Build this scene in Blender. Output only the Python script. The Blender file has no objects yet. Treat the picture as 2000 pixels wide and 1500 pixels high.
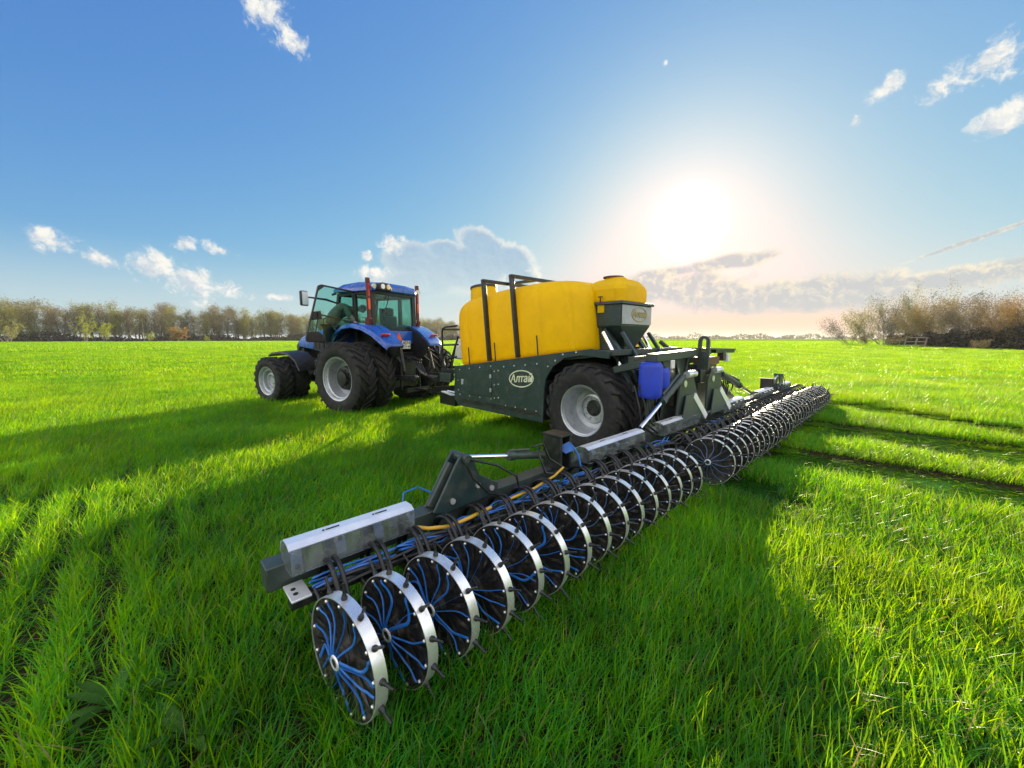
import bpy, math, random
import numpy as np
from mathutils import Vector, Matrix, Euler
R = math.radians
rng = np.random.default_rng(7)
random.seed(7)
sc = bpy.context.scene
COL = sc.collection

# ------------------------------------------------------------------ camera, sun, sky, exposure
CAM_H = 1.8
cam_d = bpy.data.cameras.new('camera')
cam = bpy.data.objects.new('camera', cam_d); COL.objects.link(cam)
cam.location = (0, 0, CAM_H)
cam.rotation_euler = (R(90 - 6.73), 0, 0)
cam_d.sensor_fit = 'HORIZONTAL'; cam_d.sensor_width = 36.0; cam_d.lens = 36.0 * 750 / 2000
cam_d.clip_start = 0.05; cam_d.clip_end = 8000
sc.camera = cam
sc.view_settings.view_transform = 'Standard'; sc.view_settings.look = 'None'
EXPO = 0.88
sc.view_settings.exposure = EXPO; sc.view_settings.gamma = 1.0

SUN_AZ, SUN_EL = R(23.8), R(14.75)          # azimuth measured from +Y towards +X
SUN_DIR = Vector((math.sin(SUN_AZ) * math.cos(SUN_EL), math.cos(SUN_AZ) * math.cos(SUN_EL), math.sin(SUN_EL)))
sun_d = bpy.data.lights.new('sun', 'SUN'); sun_d.energy = 5.0; sun_d.angle = R(0.5); sun_d.color = (1.0, 0.83, 0.54)
sun = bpy.data.objects.new('sun', sun_d); COL.objects.link(sun)
sun.rotation_euler = (-SUN_DIR).to_track_quat('-Z', 'Y').to_euler()
sun.location = (30, 60, 40)

world = bpy.data.worlds.new('World'); sc.world = world; world.use_nodes = True
class NT:
    """small helper to write node trees in few lines"""
    def __init__(s, nt): s.nt = nt; s.N = nt.nodes; s.L = nt.links
    def put(s, inp, v):
        if v is None: return
        if isinstance(v, bpy.types.NodeSocket): s.L.new(v, inp)
        else:
            try: inp.default_value = v
            except Exception: inp.default_value = (*v, 1.0)
    def node(s, t, out=0, props=None, **ins):
        n = s.N.new(t)
        for k, v in (props or {}).items(): setattr(n, k, v)
        for k, v in ins.items():
            key = int(k[1:]) if k[0] == 'i' and k[1:].isdigit() else k.replace('_', ' ')
            s.put(n.inputs[key], v)
        return n.outputs[out] if out is not None else n
    def m(s, op, a, b=None, c=None, clamp=False):
        n = s.N.new('ShaderNodeMath'); n.operation = op; n.use_clamp = clamp
        s.put(n.inputs[0], a); s.put(n.inputs[1], b); s.put(n.inputs[2], c); return n.outputs[0]
    def v(s, op, a, b=None, out=0):
        n = s.N.new('ShaderNodeVectorMath'); n.operation = op
        s.put(n.inputs[0], a); s.put(n.inputs[1], b)
        return n.outputs[out]
    def ramp(s, x, a, b, lo=0.0, hi=1.0, interp='SMOOTHSTEP'):
        n = s.N.new('ShaderNodeMapRange'); n.interpolation_type = interp
        for i, q in enumerate((x, a, b, lo, hi)): s.put(n.inputs[i], q)
        return n.outputs[0]
    def mix(s, f, a, b, blend='MIX'):
        n = s.N.new('ShaderNodeMix'); n.data_type = 'RGBA'; n.blend_type = blend
        s.put(n.inputs[0], f); s.put(n.inputs[6], a); s.put(n.inputs[7], b); return n.outputs[2]
    def noise(s, vec, scale, detail=4, rough=0.55, out=0, dist=0.0):
        n = s.N.new('ShaderNodeTexNoise'); s.put(n.inputs['Vector'], vec)
        n.inputs['Scale'].default_value = scale; n.inputs['Detail'].default_value = detail
        n.inputs['Roughness'].default_value = rough; n.inputs['Distortion'].default_value = dist
        return n.outputs[out]

SKY_K = 2 ** -EXPO          # the sky keeps its place on the tone scale when the exposure is raised
SKY_STRENGTH = 0.1
def build_sky():
    nt = world.node_tree; nt.nodes.clear(); t = NT(nt)
    d = t.node('ShaderNodeTexCoord')
    xyz = t.node('ShaderNodeSeparateXYZ', None, Vector=d)
    az = t.m('ARCTAN2', xyz.outputs[0], xyz.outputs[1]); el = t.m('ARCSINE', xyz.outputs[2])
    P = t.node('ShaderNodeCombineXYZ', X=az, Y=el, Z=0.0)
    sky = t.N.new('ShaderNodeTexSky'); sky.sky_type = 'NISHITA'; sky.sun_disc = False
    sky.sun_elevation = SUN_EL; sky.sun_rotation = SUN_AZ
    sky.air_density = 1.0; sky.dust_density = 0.46; sky.ozone_density = 2.0
    # film-like shoulder so that the bright sky keeps its blue towards the sun
    ch = t.node('ShaderNodeSeparateColor', None, Color=sky.outputs[0])
    def shoulder(c, k, a): return t.m('MULTIPLY', t.m('SUBTRACT', 1.0, t.m('EXPONENT', t.m('MULTIPLY', c, -k * .1))), a / .1)
    base = t.node('ShaderNodeCombineColor', Red=shoulder(ch.outputs[0], .52, 1.95), Green=shoulder(ch.outputs[1], 2.2, .87), Blue=shoulder(ch.outputs[2], 6.2, .77))
    bg_sky = t.node('ShaderNodeBackground', Color=base, Strength=SKY_STRENGTH * SKY_K)
    # aureole of bright hazy air round the sun
    cosang = t.v('DOT_PRODUCT', d, SUN_DIR, out=1)
    ang = t.m('ARCCOSINE', t.m('MINIMUM', cosang, 1.0))
    core = t.ramp(ang, 0.0, 0.11, 1.0, 0.0)
    g1 = t.m('EXPONENT', t.m('MULTIPLY', ang, -8.5)); g2 = t.m('EXPONENT', t.m('MULTIPLY', ang, -2.2))
    halo_c = t.mix(t.ramp(ang, 0.05, 0.6), (1.0, 0.96, 0.84), (0.85, 0.95, 1.0))
    halo_s = t.m('ADD', t.m('MULTIPLY', t.m('MULTIPLY', core, core), 1.8), t.m('ADD', t.m('MULTIPLY', g1, 0.38), t.m('MULTIPLY', g2, 0.0)))
    bg_halo = t.node('ShaderNodeBackground', Color=halo_c, Strength=t.m('MULTIPLY', halo_s, SKY_K))
    # pale and peach air low on the horizon
    low = t.ramp(el, 0.0, 0.20, 1.0, 0.0)
    peach = t.ramp(t.m('ABSOLUTE', t.m('SUBTRACT', az, 0.5)), 0.1, 0.75, 1.0, 0.0)
    hz_c = t.mix(t.m('MULTIPLY', peach, t.ramp(el, .035, .085, 1.0, 0.15)), (0.62, 0.74, 0.74), (0.92, 0.66, 0.46))
    bg_low = t.node('ShaderNodeBackground', Color=hz_c, Strength=SKY_K)
    s0 = t.node('ShaderNodeAddShader', i0=bg_sky, i1=bg_halo)
    s1 = t.node('ShaderNodeMixShader', i0=t.m('MULTIPLY', low, 0.85), i1=s0, i2=bg_low)
    # clouds
    warp = t.v('SCALE', t.v('SUBTRACT', t.noise(P, 9.0, 5, 0.6, out=1), (0.5, 0.5, 0.5)))
    warp.node.inputs['Scale'].default_value = 0.10
    Pw = t.v('ADD', P, warp)
    n1 = t.noise(Pw, 19.0, 10, 0.66); n2 = t.noise(t.v('ADD', Pw, (0.010, 0.008, 0.0)), 19.0, 10, 0.66)
    relief = t.m('MULTIPLY', t.m('SUBTRACT', n1, n2), 4.0)
    def blob(c, r, rot=0.0, src=P):
        q = t.node('ShaderNodeMapping', props={'vector_type': 'TEXTURE'}, Vector=src, Location=(c[0], c[1], 0), Rotation=(0, 0, rot), Scale=(r[0], r[1], 1))
        return t.m('SUBTRACT', 1.0, t.v('LENGTH', q, out=1))
    def field(blobs):
        f = None
        for b in blobs:
            o = blob(*b); f = o if f is None else t.m('MAXIMUM', f, o)
        return f
    # 1. small white fair-weather clouds
    wf = field([((-0.525, 0.585), (.055, .045), -0.5), ((-0.488, 0.565), (.05, .03), -0.6), ((.845, .405), (.085, .034), .25), ((.735, .422), (.035, .018), .4), ((.875, .33), (.055, .027), .2),
                ((.696, .381), (.012, .014), 0), ((-.850, .155), (.045, .022), -.25), ((-.81, .138), (.036, .018), -.45), ((-.735, .132), (.045, .036), -.3), ((-.69, .108), (.06, .045), -.4),
                ((-.69, .178), (.022, .018), .4), ((-.632, .179), (.034, .017), -.2), ((-.617, .098), (.045, .022), -.3), ((.351, .551), (.012, .008), 0),
                ((-.335, .155), (.06, .03), 0), ((-.29, .22), (.04, .032), .2), ((-.35, .19), (.02, .016), 0), ((.30, .79), (.04, .02), 0), ((-.53, .09), (.03, .01), 0)])
    wd = t.ramp(t.m('ADD', wf, t.m('MULTIPLY', t.m('SUBTRACT', n1, 0.5), 3.3)), 0.12, 0.85)
    wd = t.m('MULTIPLY', wd, t.ramp(wf, -0.35, 0.15))
    wc = t.mix(t.m('ADD', t.m('MULTIPLY', relief, 1.3), 0.55, clamp=True), (0.60, 0.68, 0.76), (0.97, 0.95, 0.88))
    # 2. blue-grey backlit cumulus with bright rims
    gf = field([((-.12, .175), (.17, .075), 0), ((-.075, .232), (.085, .045), -.35), ((-.17, .215), (.06, .03), 0), ((-.25, .19), (.09, .05), .1), ((-.0, .19), (.08, .055), -.3), ((-.23, .135), (.13, .045), 0), ((.02, .15), (.06, .04), 0)])
    gfn = t.m('ADD', gf, t.m('MULTIPLY', t.m('SUBTRACT', n1, 0.5), 0.9))
    gd = t.m('MULTIPLY', t.ramp(gfn, 0.06, 0.30), t.ramp(el, 0.085, 0.14))
    rim = t.m('MULTIPLY', t.m('SUBTRACT', 1.0, t.ramp(gfn, 0.20, 0.50)), t.m('MULTIPLY', t.ramp(az, -0.3, 0.02, 0.3, 1.0), t.ramp(n2, .35, .62, .45, 1.0)))
    gc = t.mix(rim, t.mix(t.ramp(el, 0.10, 0.24), t.mix(t.m('ADD', t.m('MULTIPLY', relief, 0.5), .5, clamp=True), (0.50, 0.64, 0.71), (0.62, 0.75, 0.79)), t.mix(t.m('ADD', t.m('MULTIPLY', relief, 0.5), .5, clamp=True), (0.34, 0.50, 0.67), (0.46, 0.62, 0.75))), (1.0, 0.97, 0.86))
    # 3. warm grey bank under the sun, flat base, cream tops
    kf = field([((.40, .118), (.22, .055), 0), ((.50, .165), (.12, .022), .1), ((.36, .15), (.14, .02), .1), ((.62, .09), (.28, .05), 0), ((.84, .10), (.2, .026), .12), ((.24, .10), (.12, .05), 0), ((.86, .16), (.10, .005), .32)])
    kfn = t.m('ADD', kf, t.m('MULTIPLY', t.m('SUBTRACT', n1, 0.5), 1.5))
    kd = t.m('MULTIPLY', t.m('MULTIPLY', t.ramp(kfn, 0.02, 0.50), t.ramp(el, 0.046, 0.054)), 0.86)
    krim = t.m('MULTIPLY', t.m('ADD', t.m('MULTIPLY', relief, 1.6), t.ramp(kfn, 0.15, 0.6, 0.75, 0.10), clamp=True), t.ramp(el, 0.05, 0.12, 0.25, 1.0))
    kc = t.mix(krim, (0.57, 0.59, 0.60), (1.0, 0.88, 0.66))
    # 4. unseen bright clouds, added beside and behind the camera to light shaded sides
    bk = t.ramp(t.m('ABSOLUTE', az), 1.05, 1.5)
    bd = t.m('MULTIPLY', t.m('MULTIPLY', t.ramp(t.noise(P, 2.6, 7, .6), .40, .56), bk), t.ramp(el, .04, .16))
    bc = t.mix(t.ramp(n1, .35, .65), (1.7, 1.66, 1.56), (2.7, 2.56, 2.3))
    sh = s1
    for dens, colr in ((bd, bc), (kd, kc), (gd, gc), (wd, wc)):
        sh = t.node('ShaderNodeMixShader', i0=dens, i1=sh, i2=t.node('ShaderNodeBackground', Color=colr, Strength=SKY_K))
    out = t.N.new('ShaderNodeOutputWorld'); t.L.new(sh, out.inputs[0])
build_sky()
world.cycles.sampling_method = 'MANUAL'; world.cycles.sample_map_resolution = 512
sc.cycles.max_bounces = 6; sc.cycles.diffuse_bounces = 2; sc.cycles.glossy_bounces = 3
sc.cycles.transmission_bounces = 4; sc.cycles.transparent_max_bounces = 12
sc.cycles.sample_clamp_indirect = 6.0
sc.cycles.use_denoising = True

# ------------------------------------------------------------------ machine axes and helpers
AX = np.array([0.72545, 0.68827, 0.0]); HX = np.array([-0.68827, 0.72545, 0.0])   # along the toolbar / travel direction of the trailer
MYAW = math.atan2(0.68827, 0.72545)
def W(b, h, z=0.0): return Vector(AX * b + HX * h + np.array([0, 0, z]))

class MB:
    def __init__(s, off=(0, 0, 0)): s.V = []; s.F = []; s.o = Vector(off)
    def add(s, vs, fs):
        k = len(s.V); s.V += [Vector(v) - s.o for v in vs]; s.F += [tuple(i + k for i in f) for f in fs]; return s
    def box(s, c, d, rot=None):
        c = Vector(c); vs = []
        for x in (-.5, .5):
            for y in (-.5, .5):
                for z in (-.5, .5):
                    p = Vector((x * d[0], y * d[1], z * d[2]))
                    vs.append(c + (rot @ p if rot is not None else p))
        return s.add(vs, [(0, 1, 3, 2), (4, 6, 7, 5), (0, 4, 5, 1), (2, 3, 7, 6), (0, 2, 6, 4), (1, 5, 7, 3)])
    def bar(s, p0, p1, w, t, up=(0, 0, 1)):
        p0, p1 = Vector(p0), Vector(p1); d = (p1 - p0); L = d.length; d.normalize()
        sd = d.cross(Vector(up)); sd = sd.normalized() if sd.length > 1e-4 else Vector((1, 0, 0))
        u = sd.cross(d)
        m = Matrix((sd, d, u)).transposed()
        return s.box((p0 + p1) / 2, (w, L, t), m)
    def tube(s, pts, r, n=6, caps=True):
        pts = [Vector(p) for p in pts]; rs = r if isinstance(r, (list, tuple)) else [r] * len(pts)
        vs = []; fs = []; pu = None
        for i, p in enumerate(pts):
            d = (pts[min(i + 1, len(pts) - 1)] - pts[max(i - 1, 0)]).normalized()
            u = pu - d * pu.dot(d) if pu is not None else d.cross(Vector((0, 0, 1)) if abs(d.z) < .9 else Vector((1, 0, 0)))
            u.normalize(); pu = u; w = d.cross(u)
            for k in range(n):
                a = 2 * math.pi * k / n; vs.append(p + (u * math.cos(a) + w * math.sin(a)) * rs[i])
        for i in range(len(pts) - 1):
            for k in range(n):
                a = i * n + k; b = i * n + (k + 1) % n; fs.append((a, b, b + n, a + n))
        if caps: fs.append(tuple(range(n))[::-1]); fs.append(tuple(range((len(pts) - 1) * n, len(pts) * n)))
        return s.add(vs, fs)
    def cyl(s, p0, p1, r0, r1=None, n=14): return s.tube([p0, p1], [r0, r1 if r1 is not None else r0], n)
    def lathe(s, prof, c=(0, 0, 0), axis=(1, 0, 0), n=40, closed=False):
        """prof: list of (distance along axis, radius)"""
        a = Vector(axis).normalized(); u = a.cross(Vector((0, 0, 1)) if abs(a.z) < .9 else Vector((0, 1, 0))).normalized(); w = a.cross(u); c = Vector(c)
        vs = []; fs = []; m = len(prof)
        for k in range(n):
            t = 2 * math.pi * k / n; e = u * math.cos(t) + w * math.sin(t)
            vs += [c + a * x + e * r for x, r in prof]
        for k in range(n):
            k2 = (k + 1) % n
            for i in range(m if closed else m - 1):
                j = (i + 1) % m; fs.append((k * m + i, k * m + j, k2 * m + j, k2 * m + i))
        return s.add(vs, fs)
    def prism(s, poly, f0, f1):
        """poly of 2-D points; f0/f1 map a 2-D point to 3-D on the two faces"""
        n = len(poly); vs = [f0(*p) for p in poly] + [f1(*p) for p in poly]
        return s.add(vs, [tuple(range(n))[::-1], tuple(range(n, 2 * n))] + [(i, (i + 1) % n, n + (i + 1) % n, n + i) for i in range(n)])
    def ball(s, c, r, n=10, sc3=(1, 1, 1)):
        c = Vector(c); vs = []; fs = []; m = n // 2 + 1
        for i in range(m):
            th = math.pi * i / (m - 1)
            for k in range(n):
                ph = 2 * math.pi * k / n
                vs.append(c + Vector((math.sin(th) * math.cos(ph) * sc3[0], math.sin(th) * math.sin(ph) * sc3[1], math.cos(th) * sc3[2])) * r)
        for i in range(m - 1):
            for k in range(n): a = i * n + k; b = i * n + (k + 1) % n; fs.append((a, a + n, b + n, b))
        return s.add(vs, fs)
    def mesh(s, name):
        me = bpy.data.meshes.new(name); me.from_pydata([tuple(v) for v in s.V], [], s.F); me.validate(); return me
    def build(s, name, mat, parent=None, smooth=35, bevel=0.0, fix=True):
        me = s.mesh(name); me.materials.append(mat)
        if fix:
            import bmesh
            bm = bmesh.new(); bm.from_mesh(me); bmesh.ops.remove_doubles(bm, verts=bm.verts, dist=1e-5); bmesh.ops.recalc_face_normals(bm, faces=bm.faces); bm.to_mesh(me); bm.free()
        if smooth:
            me.polygons.foreach_set('use_smooth', [True] * len(me.polygons)); me.set_sharp_from_angle(angle=R(smooth))
        o = bpy.data.objects.new(name, me); COL.objects.link(o)
        if parent is not None: o.parent = parent
        if bevel:
            b = o.modifiers.new('bevel', 'BEVEL'); b.width = bevel; b.segments = 2; b.limit_method = 'ANGLE'; b.angle_limit = R(40)
        return o
def empty(name, loc=(0, 0, 0), rz=0.0, parent=None):
    o = bpy.data.objects.new(name, None); COL.objects.link(o); o.location = loc; o.rotation_euler = (0, 0, rz); o.empty_display_size = .3
    if parent is not None: o.parent = parent
    return o
def tag(o, label=None, cat=None, group=None, kind=None):
    if label: o['label'] = label
    if cat: o['category'] = cat
    if group: o['group'] = group
    if kind: o['kind'] = kind
    return o
def clone(o, parent=None):
    c = o.copy(); COL.objects.link(c)
    if parent is not None: c.parent = parent
    for k in o.children: clone(k, c)
    return c
def text_mesh(txt, size, depth=0.004, shear=0.0, bold=0.0):
    cu = bpy.data.curves.new('lettering', 'FONT'); cu.body = txt; cu.size = size; cu.extrude = depth; cu.shear = shear; cu.offset = bold
    cu.align_x = 'CENTER'; cu.align_y = 'CENTER'
    o = bpy.data.objects.new('lettering', cu); COL.objects.link(o)
    bpy.context.view_layer.update()
    me = bpy.data.meshes.new_from_object(o.evaluated_get(bpy.context.evaluated_depsgraph_get()))
    bpy.data.objects.remove(o); bpy.data.curves.remove(cu)
    return me

# ------------------------------------------------------------------ materials
def mat_basic(name, col, rough=0.5, metal=0.0, var=0.12, scale=6.0, dirt=None, dirt_amt=0.0, bump=0.0, bscale=60.0, coat=0.0, spec=0.5, trans=0.0):
    m = bpy.data.materials.new(name); m.use_nodes = True; nt = m.node_tree; nt.nodes.clear(); t = NT(nt)
    co = t.node('ShaderNodeTexCoord', 3)
    n = t.noise(co, scale, 5, 0.6)
    c = t.mix(t.ramp(n, 0.3, 0.7), tuple(x * (1 - var) for x in col), tuple(min(1, x * (1 + var)) for x in col))
    rg = t.ramp(n, 0.25, 0.75, max(.02, rough * .85), min(1, rough * 1.15))
    if dirt is not None:
        n2 = t.noise(co, scale * 2.3, 6, 0.65)
        f = t.m('MULTIPLY', t.ramp(n2, 0.45, 0.72), dirt_amt)
        c = t.mix(f, c, dirt); rg = t.m('ADD', rg, t.m('MULTIPLY', f, 0.3), clamp=True)
    p = t.node('ShaderNodeBsdfPrincipled', None, Base_Color=c, Roughness=rg, Metallic=metal)
    p.inputs['Specular IOR Level'].default_value = spec
    if coat: p.inputs['Coat Weight'].default_value = coat; p.inputs['Coat Roughness'].default_value = 0.06
    if bump:
        b = t.node('ShaderNodeBump', Strength=bump, Distance=0.01, Height=t.noise(co, bscale, 4, 0.6)); t.L.new(b, p.inputs['Normal'])
    sh = p.outputs[0]
    if trans:
        tr = t.node('ShaderNodeBsdfTranslucent', Color=c); sh = t.node('ShaderNodeMixShader', i0=trans, i1=sh, i2=tr)
    o = t.N.new('ShaderNodeOutputMaterial'); t.L.new(sh, o.inputs[0])
    return m
def mat_glass(name, tint, gloss=0.12, milk=0.0):
    m = bpy.data.materials.new(name); m.use_nodes = True; nt = m.node_tree; nt.nodes.clear(); t = NT(nt)
    fr = t.node('ShaderNodeLayerWeight', 0, Blend=0.25)
    f = t.m('ADD', t.m('MULTIPLY', fr, 0.4), gloss * .5, clamp=True)
    sh = t.node('ShaderNodeMixShader', i0=f, i1=t.node('ShaderNodeBsdfTransparent', Color=tint), i2=t.node('ShaderNodeBsdfGlossy', Color=(.9, .95, .95), Roughness=0.03))
    if milk:      # dusty, scratched sheet
        n = t.ramp(t.noise(t.node('ShaderNodeTexCoord', 3), 7.0, 6, .65), .3, .75, milk * .5, milk * 1.6)
        sh = t.node('ShaderNodeMixShader', i0=n, i1=sh, i2=t.node('ShaderNodeBsdfDiffuse', Color=(.55, .58, .57)))
    o = t.N.new('ShaderNodeOutputMaterial'); t.L.new(sh, o.inputs[0]); return m
DUST = (0.16, 0.13, 0.10)
M = dict(
    blue=mat_basic('tractor_blue_paint', (0.010, 0.085, 0.42), 0.28, coat=0.6, dirt=DUST, dirt_amt=.12),
    black=mat_basic('black_plastic', (0.012, 0.013, 0.014), 0.45, dirt=DUST, dirt_amt=.2),
    steel_black=mat_basic('black_painted_steel', (0.014, 0.016, 0.017), 0.38, dirt=DUST, dirt_amt=.25, bump=.1),
    rubber=mat_basic('tyre_rubber', (0.010, 0.0105, 0.011), 0.72, dirt=(.085, .068, .05), dirt_amt=.45, scale=5, bump=.25, bscale=40),
    silver=mat_basic('silver_rim_paint', (0.50, 0.52, 0.55), 0.35, 0.55, dirt=DUST, dirt_amt=.3),
    green=mat_basic('dark_green_steel', (0.016, 0.036, 0.036), 0.42, dirt=DUST, dirt_amt=.26, scale=3.5, bump=.05, coat=.15),
    greygreen=mat_basic('grey_green_steel', (0.038, 0.056, 0.048), 0.42, dirt=DUST, dirt_amt=.2, bump=.05),
    yellow=mat_basic('yellow_polyethylene', (0.97, 0.66, 0.0), 0.5, spec=.25, var=.04, scale=2.5, dirt=(.60, .36, .02), dirt_amt=.16, trans=0.40, bump=.04, bscale=30),
    white=mat_basic('white_plastic', (0.78, 0.76, 0.72), 0.4, dirt=DUST, dirt_amt=.15),
    alu=mat_basic('bright_aluminium', (0.92, 0.93, 0.96), 0.34, 0.5, var=.05, dirt=(.3, .27, .22), dirt_amt=.12),
    steel=mat_basic('polished_steel', (0.93, 0.93, 0.92), 0.30, 0.75, var=.05, dirt=(.26, .21, .14), dirt_amt=.45, scale=4),
    chrome=mat_basic('chrome_rod', (0.92, 0.93, 0.95), 0.10, 1.0, var=.03),
    dish=mat_basic('soil_stained_dish', (0.016, 0.016, 0.017), 0.5, scale=9, dirt=(0.12, 0.092, 0.065), dirt_amt=.75, bump=.3),
    hose_blue=mat_basic('blue_hose', (0.02, 0.17, 0.60), 0.34, var=.25, scale=4, dirt=DUST, dirt_amt=.45),
    hose_grey=mat_basic('dusty_blue_grey_hose', (0.06, 0.12, 0.24), 0.4, dirt=DUST, dirt_amt=.5),
    hose_black=mat_basic('black_hose', (0.010, 0.010, 0.011), 0.35, dirt=DUST, dirt_amt=.2),
    hose_yellow=mat_basic('yellow_hose', (0.62, 0.36, 0.03), 0.4, dirt=DUST, dirt_amt=.2),
    bluetank=mat_basic('blue_barrel_plastic', (0.03, 0.07, 0.62), 0.45, trans=.2),
    red=mat_basic('red_reflector', (0.55, 0.03, 0.02), 0.3), orange=mat_basic('orange_reflector', (0.95, 0.10, 0.02), 0.3),
    maroon=mat_basic('dark_red_post', (0.12, 0.015, 0.018), 0.45),
    lamp=mat_basic('lamp_glass', (0.75, 0.75, 0.70), 0.12, 0.4), amber=mat_basic('amber_lamp_glass', (0.75, 0.55, 0.25), 0.12, 0.3),
    gold=mat_basic('gold_lettering', (0.42, 0.33, 0.12), 0.4, 0.3), cream=mat_basic('cream_lettering', (0.72, 0.74, 0.50), 0.5),
    ink=mat_basic('black_lettering', (0.01, 0.01, 0.01), 0.6),
    seat=mat_basic('dark_seat_fabric', (0.02, 0.022, 0.025), 0.9),
    jacket=mat_basic('grey_brown_jacket', (0.15, 0.145, 0.12), 0.9, var=.25, scale=9, bump=.3, bscale=18), trousers=mat_basic('dark_trousers', (0.018, 0.022, 0.022), 0.9, bump=.2), skin=mat_basic('skin', (0.42, 0.24, 0.17), 0.5),
    hair=mat_basic('dark_hair', (0.02, 0.015, 0.012), 0.7),
    wood=mat_basic('weathered_grey_wood', (0.36, 0.30, 0.24), 0.85, var=.25, scale=4, bump=.3),
    glass=mat_glass('greenish_cab_glass', (0.62, 0.82, 0.77), .01), clear=mat_glass('clear_acrylic', (0.66, 0.72, 0.72), .30, .13),
)
# ------------------------------------------------------------------ ground
BUSH_A, BUSH_B = np.array([58.0, 36.0]), np.array([82.0, 97.0])
def ground_z(x, y):
    x = np.asarray(x, float); y = np.asarray(y, float)
    d = BUSH_B - BUSH_A; L = np.hypot(*d); d = d / L
    s = (x - BUSH_A[0]) * d[0] + (y - BUSH_A[1]) * d[1]; q = (x - BUSH_A[0]) * d[1] - (y - BUSH_A[1]) * d[0]
    s2 = np.clip(s, -20, L); dist = np.sqrt(q ** 2 + (s - s2) ** 2)
    z = 0.35 * np.exp(-(dist / 7.0) ** 2)
    r = np.hypot(x, y); k = np.clip((r - 25) / 40, 0, 1)
    z = z + k * 0.10 * (np.sin(x * .11 + 1) * np.cos(y * .07) + .6 * np.sin(x * .05 - y * .09))
    return z
def np_mesh(name, V, F, quads=True):
    V = np.asarray(V, np.float32); F = np.asarray(F, np.int32); n = F.shape[1]
    me = bpy.data.meshes.new(name); me.vertices.add(len(V)); me.vertices.foreach_set('co', V.ravel())
    me.loops.add(F.size); me.loops.foreach_set('vertex_index', F.ravel())
    me.polygons.add(len(F)); me.polygons.foreach_set('loop_start', np.arange(0, F.size, n, dtype=np.int32))
    me.update(calc_edges=True); return me
def np_obj(name, me, mat=None, parent=None):
    if mat is not None: me.materials.append(mat)
    o = bpy.data.objects.new(name, me); COL.objects.link(o)
    if parent is not None: o.parent = parent
    return o
# wheel tracks left by the machine behind it: (b, h) polylines with half width
TRACKS = [([(6.95, 1.0), (6.9, -6.0)], .78), ([(9.55, 1.1), (9.6, -6.0)], 1.0), ([(13.6, 1.6), (12.6, -.3), (11.6, -2.0), (10.8, -5)], .75), ([(4.99, 3.2), (4.99, 1.0)], .3)]
def track_dist(x, y):
    """signed distance (negative inside) to the nearest wheel track"""
    p = np.stack([np.asarray(x, float), np.asarray(y, float)], -1); best = np.full(p.shape[:-1], 99.0)
    for pl, hw in TRACKS:
        for (a, b) in zip(pl[:-1], pl[1:]):
            A = np.array(W(*a))[:2]; B = np.array(W(*b))[:2]; d = B - A; L2 = d @ d
            t = np.clip(((p - A) @ d) / L2, 0, 1); q = p - (A + t[..., None] * d)
            best = np.minimum(best, np.hypot(q[..., 0], q[..., 1]) - hw)
    return best
def mat_ground():
    m = bpy.data.materials.new('field_soil_and_crop'); m.use_nodes = True; nt = m.node_tree; nt.nodes.clear(); t = NT(nt)
    g = t.node('ShaderNodeNewGeometry'); P = t.node('ShaderNodeNewGeometry', 0)
    soil = t.mix(t.ramp(t.noise(P, 9, 7, .65), .3, .7), (0.020, 0.014, 0.009), (0.055, 0.040, 0.026))
    soil = t.mix(t.ramp(t.noise(P, 2.2, 4), .45, .7), soil, (0.03, 0.045, 0.010))
    st = t.node('ShaderNodeMapping', Vector=P, Rotation=(0, 0, -MYAW), Scale=(.35, .05, 1))
    crop = t.mix(t.ramp(t.noise(P, .25, 6, .6), .3, .7), (0.150, 0.26, 0.001), (0.25, 0.36, 0.002))
    crop = t.mix(t.ramp(t.noise(st, 1.0, 5, .6), .5, .75), crop, (0.10, 0.19, 0.002))
    d = t.v('LENGTH', P, out=1)
    far = t.ramp(d, 45, 110)
    c = t.mix(far, soil, crop)
    p = t.node('ShaderNodeBsdfPrincipled', None, Base_Color=c, Roughness=1.0); p.inputs['Specular IOR Level'].default_value = 0
    b = t.node('ShaderNodeBump', Strength=.8, Distance=0.05, Height=t.noise(P, 14, 6, .7)); t.L.new(b, p.inputs['Normal'])
    o = t.N.new('ShaderNodeOutputMaterial'); t.L.new(p.outputs[0], o.inputs[0]); return m
def build_ground():
    rr = np.concatenate([[0.0], np.arange(.5, 24, .4), np.geomspace(24, 6500, 90)]); na = 180
    aa = np.linspace(0, 2 * np.pi, na, endpoint=False)
    X = np.outer(rr, np.sin(aa)); Y = np.outer(rr, np.cos(aa))
    Z = ground_z(X, Y) - 0.05 * np.clip(-track_dist(X, Y) / .25, 0, 1)
    V = np.stack([X, Y, Z], -1).reshape(-1, 3); F = []
    i = np.arange(len(rr) - 1)[:, None] * na; k = np.arange(na)[None]; k2 = (k + 1) % na
    F = np.stack([i + k, i + na + k, i + na + k2, i + k2], -1).reshape(-1, 4)
    o = np_obj('ground', np_mesh('ground', V, F), mat_ground()); tag(o, 'bright green crop field reaching to the horizon', 'field', kind='structure')
    o.data.polygons.foreach_set('use_smooth', [True] * len(o.data.polygons))
build_ground()

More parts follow.
